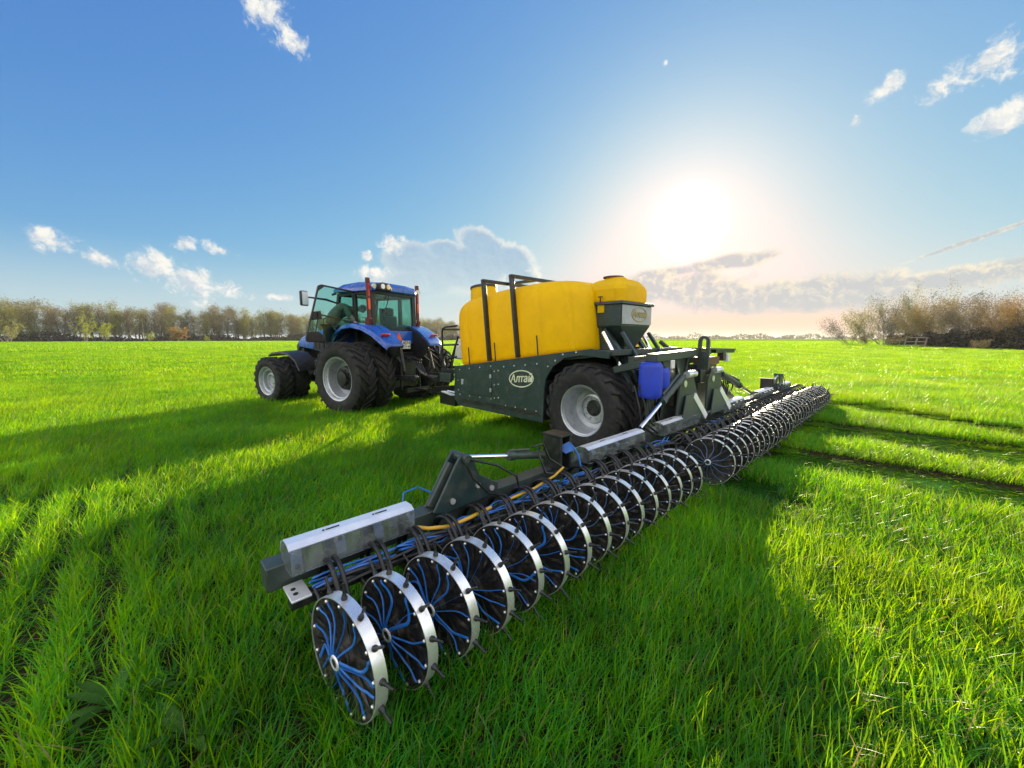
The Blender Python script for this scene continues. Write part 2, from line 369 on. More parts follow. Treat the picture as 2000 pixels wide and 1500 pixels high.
# ------------------------------------------------------------------ crop grass (one uncountable mass)
def mat_grass():
    m = bpy.data.materials.new('young_wheat_blades'); m.use_nodes = True; nt = m.node_tree; nt.nodes.clear(); t = NT(nt)
    tint = t.node('ShaderNodeAttribute', 2, {'attribute_name': 'tint'})
    P = t.node('ShaderNodeNewGeometry', 0)
    big = t.ramp(t.noise(P, .35, 5, .6), .3, .7)
    hue = t.m('ADD', t.m('MULTIPLY', tint, .60), t.m('MULTIPLY', big, .42))
    c = t.mix(t.ramp(hue, .1, .9, interp='LINEAR'), (0.004, 0.100, 0.012), (0.046, 0.310, 0.006))
    ct = t.mix(t.ramp(hue, .1, .9, interp='LINEAR'), (0.14, 0.54, 0.001), (0.78, 0.95, 0.001))
    vig = t.ramp(t.noise(P, .9, 6, .65), .32, .68, .72, 1.18); vc = t.node('ShaderNodeCombineColor', Red=vig, Green=vig, Blue=vig)      # uneven vigour of the stand
    c = t.mix(1.0, c, vc, 'MULTIPLY'); ct = t.mix(1.0, ct, vc, 'MULTIPLY')
    dry = t.ramp(tint, .972, .98)
    c = t.mix(dry, c, (0.30, 0.24, 0.11)); ct = t.mix(dry, ct, (0.42, 0.32, 0.12))
    p = t.node('ShaderNodeBsdfPrincipled', None, Base_Color=c, Roughness=0.36); p.inputs['Specular IOR Level'].default_value = .28
    tr = t.node('ShaderNodeBsdfTranslucent', Color=ct)
    sh = t.node('ShaderNodeMixShader', i0=0.52, i1=p.outputs[0], i2=tr)
    o = t.N.new('ShaderNodeOutputMaterial'); t.L.new(sh, o.inputs[0]); return m
GRASS = mat_grass()
def grass_patch(size, n, length, width, segs, lean, rows=0, flat=False, seed=0, spread=0.3, rowsd=.03):
    g = np.random.default_rng(seed)
    q_ = size * (1.45 if flat else 1); x = g.uniform(-.5, .5, n) * q_; y = g.uniform(-.5, .5, n) * q_
    if rows:
        k = g.integers(0, rows, n); x = (k + .5) / rows * size - size / 2 + g.normal(0, rowsd, n)
    az = g.uniform(0, 2 * np.pi, n); L = length * np.clip(g.normal(1, .24, n), .35, 1.6); L = np.where(g.random(n) < .25, L * .6, L)
    th = np.abs(g.normal(0, spread, n)) + .04; cur = np.abs(g.normal(.45, .4, n))
    if flat: th = g.uniform(1.2, 1.52, n); cur = g.uniform(0, .12, n); az = g.normal(math.pi, .6, n)
    w = width * g.uniform(.6, 1.25, n)
    dx, dy = np.cos(az), np.sin(az)
    tw = g.normal(0, .5, n); sx, sy = -np.sin(az + tw), np.cos(az + tw)
    px, py, pz = x.copy(), y.copy(), np.full(n, -.01); rows_v = []
    prof = np.interp(np.linspace(0, 1, segs + 1), [0, .3, .7, 1], [.75, 1, .7, .04])
    for i in range(segs + 1):
        hw = w * prof[i] / 2
        rows_v.append(np.stack([px - sx * hw, py - sy * hw, pz], -1)); rows_v.append(np.stack([px + sx * hw, py + sy * hw, pz], -1))
        if i < segs:
            st = L / segs; px = px + (dx * np.sin(th) + lean[0] * (i + 1) / segs) * st; py = py + (dy * np.sin(th) + lean[1] * (i + 1) / segs) * st
            pz = np.maximum(pz + np.cos(th) * st, .004); th = th + cur * 1.9 / segs
    V = np.stack(rows_v, 1).reshape(-1, 3); m = 2 * (segs + 1)
    base = np.arange(n)[:, None] * m; i = np.arange(segs)[None] * 2
    F = np.stack([base + i, base + i + 1, base + i + 3, base + i + 2], -1).reshape(-1, 4)
    me = np_mesh('grass_tuft', V, F); me.materials.append(GRASS)
    at = me.attributes.new('tint', 'FLOAT', 'POINT'); at.data.foreach_set('value', np.repeat(g.random(n), m).astype(np.float32))
    me.polygons.foreach_set('use_smooth', [True] * len(me.polygons))
    return me
def scatter(name, metas, pts, var, rotz, scl, label):
    """one mesh of points with a geometry-nodes modifier that sets a tuft on every point"""
    src = bpy.data.collections.new(name + '_tufts')
    for i, me in enumerate(metas):
        o = bpy.data.objects.new('tuft_%02d' % i, me); src.objects.link(o)
    me = bpy.data.meshes.new(name); me.vertices.add(len(pts)); me.vertices.foreach_set('co', np.asarray(pts, np.float32).ravel())
    a = me.attributes.new('variant', 'INT', 'POINT'); a.data.foreach_set('value', np.asarray(var, np.int32))
    a = me.attributes.new('turn', 'FLOAT_VECTOR', 'POINT'); z = np.zeros((len(pts), 3), np.float32); z[:, 2] = rotz; a.data.foreach_set('vector', z.ravel())
    a = me.attributes.new('grow', 'FLOAT_VECTOR', 'POINT'); a.data.foreach_set('vector', np.asarray(scl, np.float32).ravel())
    o = bpy.data.objects.new(name, me); COL.objects.link(o)
    ng = bpy.data.node_groups.new(name + '_scatter', 'GeometryNodeTree')
    ng.interface.new_socket('Geometry', in_out='INPUT', socket_type='NodeSocketGeometry'); ng.interface.new_socket('Geometry', in_out='OUTPUT', socket_type='NodeSocketGeometry')
    N, L = ng.nodes, ng.links
    gi, go = N.new('NodeGroupInput'), N.new('NodeGroupOutput')
    ci = N.new('GeometryNodeCollectionInfo'); ci.inputs['Collection'].default_value = src; ci.inputs['Separate Children'].default_value = True; ci.inputs['Reset Children'].default_value = True
    def attr(nm, ty):
        a = N.new('GeometryNodeInputNamedAttribute'); a.data_type = ty; a.inputs[0].default_value = nm; return a.outputs[0]
    ip = N.new('GeometryNodeInstanceOnPoints'); e = N.new('FunctionNodeEulerToRotation')
    L.new(gi.outputs[0], ip.inputs['Points']); L.new(ci.outputs[0], ip.inputs['Instance']); ip.inputs['Pick Instance'].default_value = True
    L.new(attr('variant', 'INT'), ip.inputs['Instance Index']); L.new(attr('turn', 'FLOAT_VECTOR'), e.inputs[0]); L.new(e.outputs[0], ip.inputs['Rotation'])
    L.new(attr('grow', 'FLOAT_VECTOR'), ip.inputs['Scale']); L.new(ip.outputs[0], go.inputs[0])
    md = o.modifiers.new('scatter', 'NODES'); md.node_group = ng
    tag(o, label, 'grass', kind='stuff'); return o
def cells(size, r0, r1, half=72, yaw=MYAW, jit=.12):
    n = int(r1 / size) + 2; ii, jj = np.meshgrid(np.arange(-n, n), np.arange(-n, n), indexing='ij')
    lx, ly = ii.ravel() * size + size / 2, jj.ravel() * size + size / 2
    c, s = math.cos(yaw), math.sin(yaw); x = lx * c - ly * s; y = lx * s + ly * c
    r = np.hypot(x, y); rj = r * (1 + rng.uniform(-jit, jit, len(r))); a = np.degrees(np.arctan2(x, y))
    k = (r >= r0 - size * .8) & (r < r1) & ((np.abs(a) < half) | (r < 2.0)) & (y > -2.0)
    return x[k], y[k]
def build_grass():
    LEAN = (.30, -.14)          # a light wind from the left, in the drill's axes
    R1, R2, R3 = 8.5, 26.0, 85.0
    # foreground, two drill rows to a tuft; clear rows on the left, closed stand on the right
    S = .32
    rowed = [grass_patch(S, 330, .175, .0068, 5, (0, 0), 1, seed=10 + i, rowsd=.056, spread=.45) for i in range(5)]
    dense = [grass_patch(S, 360, .185, .0068, 5, LEAN, 2, seed=30 + i, rowsd=.055, spread=.36) for i in range(6)]
    flat = [grass_patch(S, 420, .20, .008, 4, (0, 0), 0, True, seed=50 + i) for i in range(3)]
    mets = rowed + dense + flat
    x, y = cells(S, 0, R1)
    # finer tufts also along the wheel tracks further off
    x2, y2 = cells(S, R1, 16.0, jit=0); k = track_dist(x2, y2) < .9; x = np.r_[x, x2[k]]; y = np.r_[y, y2[k]]
    b = x * AX[0] + y * AX[1]; n = len(x); td = track_dist(x, y)
    thin = 1 / (1 + np.exp((b - .1) / .22)) * np.clip((9.5 - np.hypot(x, y)) / 4, 0, 1)     # rows show left of the toolbar's near end
    sel = rng.random(n) < thin
    var = np.where(sel, rng.integers(0, 5, n), 5 + rng.integers(0, 6, n)); lay = rng.random(n) < np.clip((.08 - td) / .22, 0, 1); var = np.where(lay, 11 + rng.integers(0, 3, n), var)
    flip = np.where(sel, rng.integers(0, 2, n) * math.pi, 0); rot = MYAW + np.where(lay, rng.normal(0, .5, n), flip) + rng.normal(0, .05, n)
    h = rng.uniform(.85, 1.15, n) * (1 + .16 * np.sin(x * 1.7 + y * .6) * np.cos(y * 1.3 - x * .5))
    h = np.where(sel, h * .95, h); h = np.where((td < .15) & ~lay, h * .8, h)
    z = ground_z(x, y) - .05 * np.clip(-td / .25, 0, 1)
    keep = np.ones(n, bool)
    pts = np.stack([x + rng.normal(0, .012, n), y + rng.normal(0, .012, n), z], -1)
    scl = np.stack([np.ones(n), np.ones(n), h], -1)
    scatter('grass', mets, pts[keep], var[keep], rot[keep], scl[keep], 'green young wheat blades filling the foreground in drill rows')
    mid = [grass_patch(.96, 2300, .18, .0088, 4, LEAN, 6, seed=70 + i, rowsd=.05, spread=.36) for i in range(6)]
    x, y = cells(.96, R1, R2); td = track_dist(x, y); k = ~((td < .55) & (np.hypot(x, y) < 16)); x, y = x[k], y[k]; n = len(x)
    h = rng.uniform(.85, 1.12, n) * (1 + .12 * np.sin(x * .9 + y * .4) * np.cos(y * .7 - x * .3))
    # fill the gaps the square cells leave round the tracks with tufts of the fine kind is done above
    scatter('grass', mid, np.stack([x, y, ground_z(x, y)], -1), rng.integers(0, 6, n), MYAW + rng.normal(0, .05, n), np.stack([np.ones(n), np.ones(n), h], -1), 'green young wheat stand in the middle distance round the machine')
    far = [grass_patch(3.0, 3600, .20, .026, 3, (0, 0), 0, seed=90 + i, spread=.4) for i in range(5)]
    x, y = cells(3.0, R2, R3); n = len(x); h = rng.uniform(.8, 1.15, n) * (1 + .2 * np.sin(x * .3 + y * .14) * np.cos(y * .22))
    x3, y3 = x, y
    scatter('grass', far, np.stack([x, y, ground_z(x, y)], -1), rng.integers(0, 5, n), rng.integers(0, 4, n) * math.pi / 2 + MYAW, np.stack([np.ones(n), np.ones(n), h], -1), 'green young wheat far out in the field')
    vfar = [grass_patch(9.0, 3000, .26, .10, 2, (0, 0), 0, seed=110 + i, spread=.4) for i in range(4)]
    x, y = cells(9.0, R3, 330); n = len(x); h = rng.uniform(.8, 1.2, n)
    scatter('grass', vfar, np.stack([x, y, ground_z(x, y)], -1), rng.integers(0, 4, n), rng.integers(0, 4, n) * math.pi / 2 + MYAW, np.stack([np.ones(n), np.ones(n), h], -1), 'thin green wheat towards the tree belts')
build_grass()

# ------------------------------------------------------------------ trees
def mat_leaf(name, a, b, trans=.4):
    m = bpy.data.materials.new(name); m.use_nodes = True; nt = m.node_tree; nt.nodes.clear(); t = NT(nt)
    tint = t.node('ShaderNodeAttribute', 2, {'attribute_name': 'tint'})
    c = t.mix(tint, a, b)
    sh = t.node('ShaderNodeMixShader', i0=trans, i1=t.node('ShaderNodeBsdfDiffuse', Color=c), i2=t.node('ShaderNodeBsdfTranslucent', Color=t.mix(.5, c, b)))
    o = t.N.new('ShaderNodeOutputMaterial'); t.L.new(sh, o.inputs[0]); return m
BARK = [mat_basic('grey_brown_bark', (0.24, 0.22, 0.19), .95, var=.3, scale=2), mat_basic('reddish_bark', (0.14, 0.105, 0.085), .95, var=.3, scale=2)]
def tubes_np(S, n=4):
    P0, P1, r0, r1 = S[:, 0:3], S[:, 3:6], S[:, 6], S[:, 7]
    d = P1 - P0; d /= np.linalg.norm(d, axis=1, keepdims=True) + 1e-9
    ref = np.where(np.abs(d[:, 2:3]) < .9, [[0, 0, 1.]], [[1., 0, 0]]); u = np.cross(d, ref); u /= np.linalg.norm(u, axis=1, keepdims=True); w = np.cross(d, u)
    V = []
    for P, r in ((P0, r0), (P1, r1)):
        for k in range(n):
            a = 2 * np.pi * k / n; V.append(P + (u * math.cos(a) + w * math.sin(a)) * r[:, None])
    V = np.stack(V, 1).reshape(-1, 3); base = np.arange(len(S))[:, None] * 2 * n; k = np.arange(n)[None]; k2 = (k + 1) % n
    return V, np.stack([base + k, base + k2, base + n + k2, base + n + k], -1).reshape(-1, 4)
def grow(g, p, d, L, r, level, segs, out, tips, bend=.18, lift=.06):
    """one branch of several straight pieces, with side branches"""
    n = segs[0]; pts = [p]
    for i in range(n):
        d = d + g.normal(0, bend, 3) + np.array([0, 0, lift]); d = d / np.linalg.norm(d)
        q = p + d * L / n; ra, rb = r * (1 - i / n * .75), r * (1 - (i + 1) / n * .75)
        out.append(np.r_[p, q, ra, rb]); p = q; pts.append((p, d, rb))
    return pts[1:]
def make_tree(seed, H, kind):
    g = np.random.default_rng(seed); S = []; T = []
    if kind == 'tall':
        main = grow(g, np.zeros(3), np.array([g.normal(0, .05), g.normal(0, .05), 1.0]), H * .92, H * .017, 0, (8,), S, T, .05, .05)
        for (p, d, r) in main[1:]:
            for k in range(g.integers(2, 4)):
                a = g.uniform(0, 2 * np.pi); el = g.uniform(.35, 1.0); L = H * g.uniform(.10, .24) * (1.15 - .35 * p[2] / H)
                br = grow(g, p, np.array([math.cos(a) * math.cos(el), math.sin(a) * math.cos(el), math.sin(el)]), L, max(r * .5, .02), 1, (4,), S, T, .22, .12)
                for (p2, d2, r2) in br:
                    for j in range(2):
                        tw = grow(g, p2, d2 + g.normal(0, .6, 3), L * g.uniform(.3, .55), max(r2 * .5, .015), 2, (2,), S, T, .3, .08); T += [(q[0], .55) for q in tw]
    else:
        for s in range(g.integers(5, 9)):
            a = g.uniform(0, 2 * np.pi); el = g.uniform(.75, 1.45); b0 = np.array([math.cos(a), math.sin(a), 0]) * g.uniform(0, .12) * H
            main = grow(g, b0, np.array([math.cos(a) * math.cos(el), math.sin(a) * math.cos(el), math.sin(el)]), H * g.uniform(.7, 1.05), H * .011, 0, (6,), S, T, .14, .05)
            for (p, d, r) in main[1:]:
                for k in range(3):
                    br = grow(g, p, d + g.normal(0, .55, 3), H * g.uniform(.14, .30), max(r * .55, .012), 1, (4,), S, T, .22, .06)
                    for (p2, d2, r2) in br:
                        for j in range(2):
                            tw = grow(g, p2, d2 + g.normal(0, .5, 3), H * g.uniform(.05, .13), max(r2 * .5, .008), 2, (2,), S, T, .25, .05); T += [(q[0], .35) for q in tw]
    return np.array(S), np.array([np.r_[a, b] for a, b in T])
def leaves_np(g, C, s, n, spread):
    k = g.integers(0, len(C), n); P = C[k, :3] + g.normal(0, spread, (n, 3)); P[:, 2] = np.maximum(P[:, 2], .15)
    u = g.normal(0, 1, (n, 3)); u /= np.linalg.norm(u, axis=1, keepdims=True); v = np.cross(u, g.normal(0, 1, (n, 3))); v /= np.linalg.norm(v, axis=1, keepdims=True)
    sz = s * g.uniform(.5, 1.3, n)[:, None]
    V = np.stack([P - u * sz, P + v * sz * .5, P + u * sz, P - v * sz * .45], 1).reshape(-1, 3)
    return V, np.arange(4 * n).reshape(-1, 4), np.repeat(g.random(n), 4)
def tree_meshes(seed, H, kind, nleaf, lsize, spread, tall_n=4, lowfrac=0):
    S, T = make_tree(seed, H, kind); g = np.random.default_rng(seed + 500)
    V, F = tubes_np(S, tall_n); tr = np_mesh('trunk', V, F)
    V, F, t = leaves_np(g, T, lsize, nleaf, spread); cr = np_mesh('crown', V, F)
    a = cr.attributes.new('tint', 'FLOAT', 'POINT'); a.data.foreach_set('value', t.astype(np.float32))
    return tr, cr
def plant_tree(name, ms, loc, rz, s, label, cat='tree', group=None):
    e = empty(name, loc, rz); e.scale = (s[0], s[0], s[1]); tag(e, label, cat, group)
    for nm, me in zip(('trunk', 'crown'), ms):
        o = bpy.data.objects.new(nm, me); COL.objects.link(o); o.parent = e
    return e
def build_trees():
    L_grey = mat_leaf('grey_brown_buds', (0.13, 0.115, 0.075), (0.32, 0.28, 0.16)); L_ol = mat_leaf('olive_spring_leaves', (0.15, 0.16, 0.04), (0.42, 0.40, 0.12))
    L_br = mat_leaf('brown_buds', (0.15, 0.115, 0.08), (0.34, 0.27, 0.18)); L_yg = mat_leaf('yellow_green_leaves', (0.22, 0.26, 0.02), (0.45, 0.47, 0.06)); L_or = mat_leaf('orange_brown_leaves', (0.24, 0.14, 0.05), (0.48, 0.31, 0.12))
    L_tan = mat_leaf('tan_leaves', (0.24, 0.17, 0.07), (0.50, 0.38, 0.17)); L_slate = mat_leaf('slate_twigs', (0.09, 0.092, 0.08), (0.23, 0.225, 0.19)); L_dark = mat_leaf('dark_undergrowth_twigs', (0.060, 0.052, 0.044), (0.15, 0.13, 0.105), .15)
    kinds = []
    for nm, lf, seeds in (('grey', L_grey, (1, 2, 3, 4)), ('brown', L_br, (5, 6)), ('olive', L_ol, (7, 8, 9))):
        for s in seeds:
            tr, cr = tree_meshes(s, 20.0, 'tall', 2300, .27, 1.05); tr.materials.append(BARK[s % 2]); cr.materials.append(lf); kinds.append((nm, (tr, cr)))
    words = {'grey': ('tall bare grey tree in the belt behind the left field', 'bare grey trees of the left belt'), 'brown': ('tall reddish brown budding tree in the belt behind the left field', 'reddish brown trees of the left belt'),
             'olive': ('tall tree with olive spring leaves in the belt behind the left field', 'olive leaved trees of the left belt')}
    A, B, C = np.array([-345., 165.]), np.array([-190., 345.]), np.array([-40., 520.])
    n = 0
    for i in range(255):
        u = (i + rng.uniform(-.5, .5)) / 255; P = A + (B - A) * u / .55 if u < .55 else B + (C - B) * (u - .55) / .45
        nrm = np.array([-.76, .65]); P = P + nrm * (rng.uniform(0, 55))
        nm, ms = kinds[rng.choice(len(kinds), p=[.12, .12, .12, .12, .09, .09, .12, .11, .11])]
        s = rng.uniform(.88, 1.28); s *= 1.0 + .10 * math.sin(i * .30)
        plant_tree('belt_tree', ms, (P[0], P[1], -.1), rng.uniform(0, 6.28), (s * rng.uniform(1.1, 1.4), s), words[nm][0], 'tree', words[nm][1])
    # low dark undergrowth along the foot of the belt
    g = np.random.default_rng(77); N = 24000; u = g.uniform(0, 1, N); P = np.where((u < .55)[:, None], A + (B - A) * (u / .55)[:, None], B + (C - B) * ((u - .55) / .45)[:, None])
    hmax = 3.2 + 1.8 * np.sin(u * 37) + 1.2 * np.sin(u * 91 + 1)
    C3 = np.c_[P[:, 0] + g.uniform(-2, 12, N) * -.76, P[:, 1] + g.uniform(-2, 12, N) * .65, np.abs(g.random(N) ** 1.15) * np.maximum(hmax, 1.0)]
    V, F, t = leaves_np(g, C3, .70, 70000, .3); me = np_mesh('undergrowth', V, F); a = me.attributes.new('tint', 'FLOAT', 'POINT'); a.data.foreach_set('value', t.astype(np.float32))
    tag(np_obj('undergrowth', me, L_dark), 'dark low scrub along the foot of the left tree belt', 'undergrowth', kind='stuff')
    def at(px, Y): return ((px - 1000) / 750 * Y, Y)
    def bush(px, Y, H, seed, lf, nleaf, lsz, label, cat='bush', bark=0, wide=1.0, spread=.3, name='bush'):
        tr, cr = tree_meshes(seed, H, 'bush', nleaf, lsz, spread, 3); tr.materials.append(BARK[bark]); cr.materials.append(lf)
        x, y = at(px, Y); return plant_tree(name, (tr, cr), (x, y, float(ground_z(x, y)) - .05), seed, (wide, 1), label, cat)
    # single plants before the left belt
    bush(212, 205, 9.5, 21, L_yg, 1100, .36, 'small yellow green tree standing before the left belt', 'tree', wide=.75, name='small_tree')
    bush(172, 215, 14.0, 22, L_yg, 650, .5, 'yellow green leafy tree at the front of the left belt', 'tree', wide=.6, name='leafy_tree')
    bush(298, 225, 5.5, 23, L_yg, 500, .3, 'little pale green tree next to the leaning pole', 'tree', wide=.8, name='small_tree')
    bush(352, 232, 7.0, 24, L_or, 1700, .40, 'round orange brown bush before the left belt', 'bush', 1, 1.5, name='bush')
    bush(408, 235, 2.6, 25, L_yg, 420, .2, 'tiny bright green bush at the edge of the left field', 'bush', wide=.9, name='bush')
    bush(20, 195, 11.0, 26, L_ol, 900, .4, 'olive bushy tree at the left end of the belt', 'tree', wide=.9, name='bushy_tree')
    # wood on the right: shrubs and small trees, one by one
    spec = [(1656, 96, 7.4, 41, L_slate, 900, .13, 'bare spreading thorny bush at the outer end of the right thicket', 0, 1.15),
            (1684, 92, 8.6, 42, L_ol, 1100, .15, 'pale olive bush second from the outer end of the right thicket', 0, .9),
            (1720, 88, 9.2, 43, L_ol, 1300, .17, 'olive green bush behind the wooden rail left of the pen', 0, .95),
            (1752, 84, 9.6, 44, L_slate, 1300, .17, 'slate grey bush just behind the sloping rail', 0, .95),
            (1793, 76, 8.2, 45, L_tan, 2600, .17, 'big tan leaved bush right behind the white pen', 0, .95),
            (1822, 82, 11.0, 46, L_ol, 1500, .17, 'tall pale olive tree rising above the tan bush', 0, .8),
            (1850, 78, 10.6, 47, L_slate, 1500, .17, 'tallest dark twiggy tree in the middle of the right thicket', 1, .85),
            (1880, 74, 9.4, 48, L_slate, 1500, .17, 'grey bare tree right of the tallest twiggy one', 1, .9),
            (1905, 66, 7.4, 49, L_br, 2000, .16, 'rounded brown bush over the dark scrub', 1, 1.0),
            (1935, 72, 8.6, 50, L_br, 1100, .15, 'bare brownish tree behind the rounded brown bush', 1, .9),
            (1958, 60, 6.6, 51, L_or, 1500, .14, 'orange brown bush near the right edge of the photo', 1, .95),
            (1990, 56, 6.9, 52, L_or, 1700, .14, 'rightmost orange bush at the edge of the photo', 1, 1.0),
            (2045, 52, 6.9, 53, L_br, 1500, .15, 'brown bush just beyond the right edge of the thicket', 1, 1.0)]
    for (px, Y, H, sd, lf, nl, ls, lb, bk, wd) in spec:
        bush(px, Y, H, sd, lf, int(nl * 4.2), ls * .70, lb, 'bush' if 'bush' in lb else 'tree', bk, wd, .42, 'bush' if 'bush' in lb else 'thicket_tree')
    bush(1905, 55, 1.5, 60, L_tan, 700, .06, 'small pale dry shrub before the dark scrub', 'shrub', 0, 1.1, .1, 'shrub')
    bush(1745, 74, 2.0, 61, L_tan, 600, .08, 'low yellowish weed clump left of the white pen', 'shrub', 0, 1.6, .15, 'shrub')
    bush(1690, 88, 2.2, 62, L_tan, 600, .09, 'low dry weed clump under the spreading thorny bush', 'shrub', 0, 1.8, .15, 'shrub')
    g = np.random.default_rng(78); N = 6000; u = g.uniform(0, 1, N); A2, B2 = np.array(at(2080, 48)), np.array(at(1730, 84)); P = A2 + (B2 - A2) * u[:, None]
    hm = (3.4 - 1.6 * u) * (1 + .2 * np.sin(u * 40)); nr = np.array([.8, .6])
    off = g.uniform(-1.0, 5.5, N)[:, None]; C3 = np.c_[P + nr * off, g.random(N) ** .8 * hm]; C3[:, 2] += ground_z(C3[:, 0], C3[:, 1])
    V, F, t = leaves_np(g, C3, .26, 22000, .2); me = np_mesh('undergrowth', V, F); a = me.attributes.new('tint', 'FLOAT', 'POINT'); a.data.foreach_set('value', t.astype(np.float32))
    tag(np_obj('undergrowth', me, L_dark), 'dark tangled scrub at the foot of the right thicket', 'undergrowth', kind='stuff')
    # wood on the far horizon, too far to tell trees apart
    g = np.random.default_rng(79); N = 5000; a_ = g.uniform(R(-8), R(48), N); D = 1500 + 250 * np.sin(a_ * 9) + g.uniform(0, 60, N)
    hh = (11 + 4 * np.sin(a_ * 60) + 3 * np.sin(a_ * 143 + 1)); C3 = np.c_[np.sin(a_) * D, np.cos(a_) * D, g.random(N) * hh]
    V, F, t = leaves_np(g, C3, 3.2, 9000, 1.2); me = np_mesh('distant_wood', V, F); a = me.attributes.new('tint', 'FLOAT', 'POINT'); a.data.foreach_set('value', t.astype(np.float32))
    tag(np_obj('distant_wood', me, mat_leaf('hazy_far_leaves', (0.10, 0.10, 0.07), (0.22, 0.20, 0.14))), 'hazy line of woods on the far horizon', 'woods', kind='stuff')
build_trees()
def build_pen():
    # weathered wooden cattle pen and rail before the right thicket
    X = lambda px, Y: ((px - 1000) / 750 * Y, Y)
    e = empty('wooden_pen', (*X(1795, 72), 0.25)); tag(e, 'weathered white wooden pen of slanting panels before the thicket', 'pen')
    def P(px, Y, z): x, y = X(px, Y); return (x, y, z)
    o = e.location
    def panel(px0, px1, Y0, Y1, lean):
        mb = MB(o); q = lambda u, z: Vector(P(px0 + (px1 - px0) * u + lean * z, Y0 + (Y1 - Y0) * u, .25 + z))
        for z in (.35, 1.0, 1.75): mb.bar(q(0, z), q(1, z), .06, .14)
        for u in (0, 1): mb.bar(q(u, -.1), q(u, 1.85), .12, .12, (0, 1, 0))
        mb.build('panel', M['wood'], e)
    panel(1762, 1783, 73, 72, 1.5); panel(1784, 1802, 72, 71, 1.5); panel(1803, 1822, 71, 72, 1.5)
    r = empty('rail_fence', (*X(1735, 76), .2)); tag(r, 'low sloping rail fence of thin poles left of the pen', 'fence')
    mb = MB(r.location); mb.tube([P(1712, 79, 1.15), P(1730, 77, 1.45), P(1745, 76, 1.55), P(1761, 74, 1.5)], .06, 5); mb.build('rail', M['wood'], r)
    for px, z in ((1714, 1.2), (1733, 1.5), (1752, 1.55)):
        MB(r.location).cyl(P(px, 77, 0), P(px, 77, z), .06, .05, 6).build('post', M['wood'], r)
    # thin leaning pole with stay at the left belt
    e = empty('leaning_pole', (*X(262, 205), 0)); tag(e, 'thin dark pole leaning beside an upright one before the left belt', 'pole')
    mb = MB(e.location); mb.tube([P(244, 205, 0), P(283, 205, 11.5)], .12, 5); mb.build('pole', BARK[0], e)
    mb = MB(e.location); mb.tube([P(287, 206, 0), P(286, 206, 12)], .11, 5); mb.build('upright', BARK[0], e)
build_pen()

def build_weeds():
    m = mat_leaf('broad_weed_leaf', (0.045, 0.12, 0.02), (0.10, 0.22, 0.05), .35)
    def weed(x, y, n, L, w, label, seed):
        g = np.random.default_rng(seed); e = empty('weed', (x, y, 0)); tag(e, label, 'weed')
        for k in range(n):
            a = 2 * math.pi * k / n + g.normal(0, .25); el = g.uniform(.25, .9); l = L * g.uniform(.7, 1.15); V = []; F = []; N = 8
            for i in range(N + 1):
                t = i / N; r = l * t; z = math.sin(el) * r - 1.6 * t * t * l * .35 * (1 - el * .4); ww = w * (math.sin(math.pi * min(1, t * .93 + .07)) ** .8) * (1 + .10 * math.sin(t * 23))
                for s_ in (-1, 0, 1): V.append((math.cos(a) * r * math.cos(el) - math.sin(a) * ww * s_, math.sin(a) * r * math.cos(el) + math.cos(a) * ww * s_, max(.01, z + .03 + (.012 if s_ else 0))))
            for i in range(N):
                for j in range(2): q = i * 3 + j; F.append((q, q + 1, q + 4, q + 3))
            me = np_mesh('leaf', V, F); at_ = me.attributes.new('tint', 'FLOAT', 'POINT'); at_.data.foreach_set('value', np.full(len(V), g.random(), np.float32)); me.polygons.foreach_set('use_smooth', [True] * len(F))
            np_obj('leaf', me, m, e)
    weed(-1.93, 1.66, 9, .30, .026, 'broad leaved weed with long grey green leaves at the lower left corner', 3)
    weed(-1.45, 1.52, 7, .24, .022, 'smaller broad leaved weed beside the bare soil at the lower left', 4)
    weed(-1.33, 2.05, 7, .17, .022, 'little round leaved weed between two crop rows left of the first wheel', 5)
build_weeds()

def build_haze():
    m = bpy.data.materials.new('thin_haze'); m.use_nodes = True; nt = m.node_tree; nt.nodes.clear(); t = NT(nt)
    v = t.N.new('ShaderNodeVolumePrincipled'); v.inputs['Color'].default_value = (.92, .95, 1.0, 1); v.inputs['Density'].default_value = HAZE; v.inputs['Anisotropy'].default_value = .35
    o = t.N.new('ShaderNodeOutputMaterial'); t.L.new(v.outputs[0], o.inputs['Volume'])
    h = MB().box((0, 0, 14.0), (13200, 13200, 32.0)).build('haze', m, None, 0); tag(h, 'thin pale haze over the field towards the low sun', 'haze', kind='stuff')
HAZE = 0.00012
build_haze()
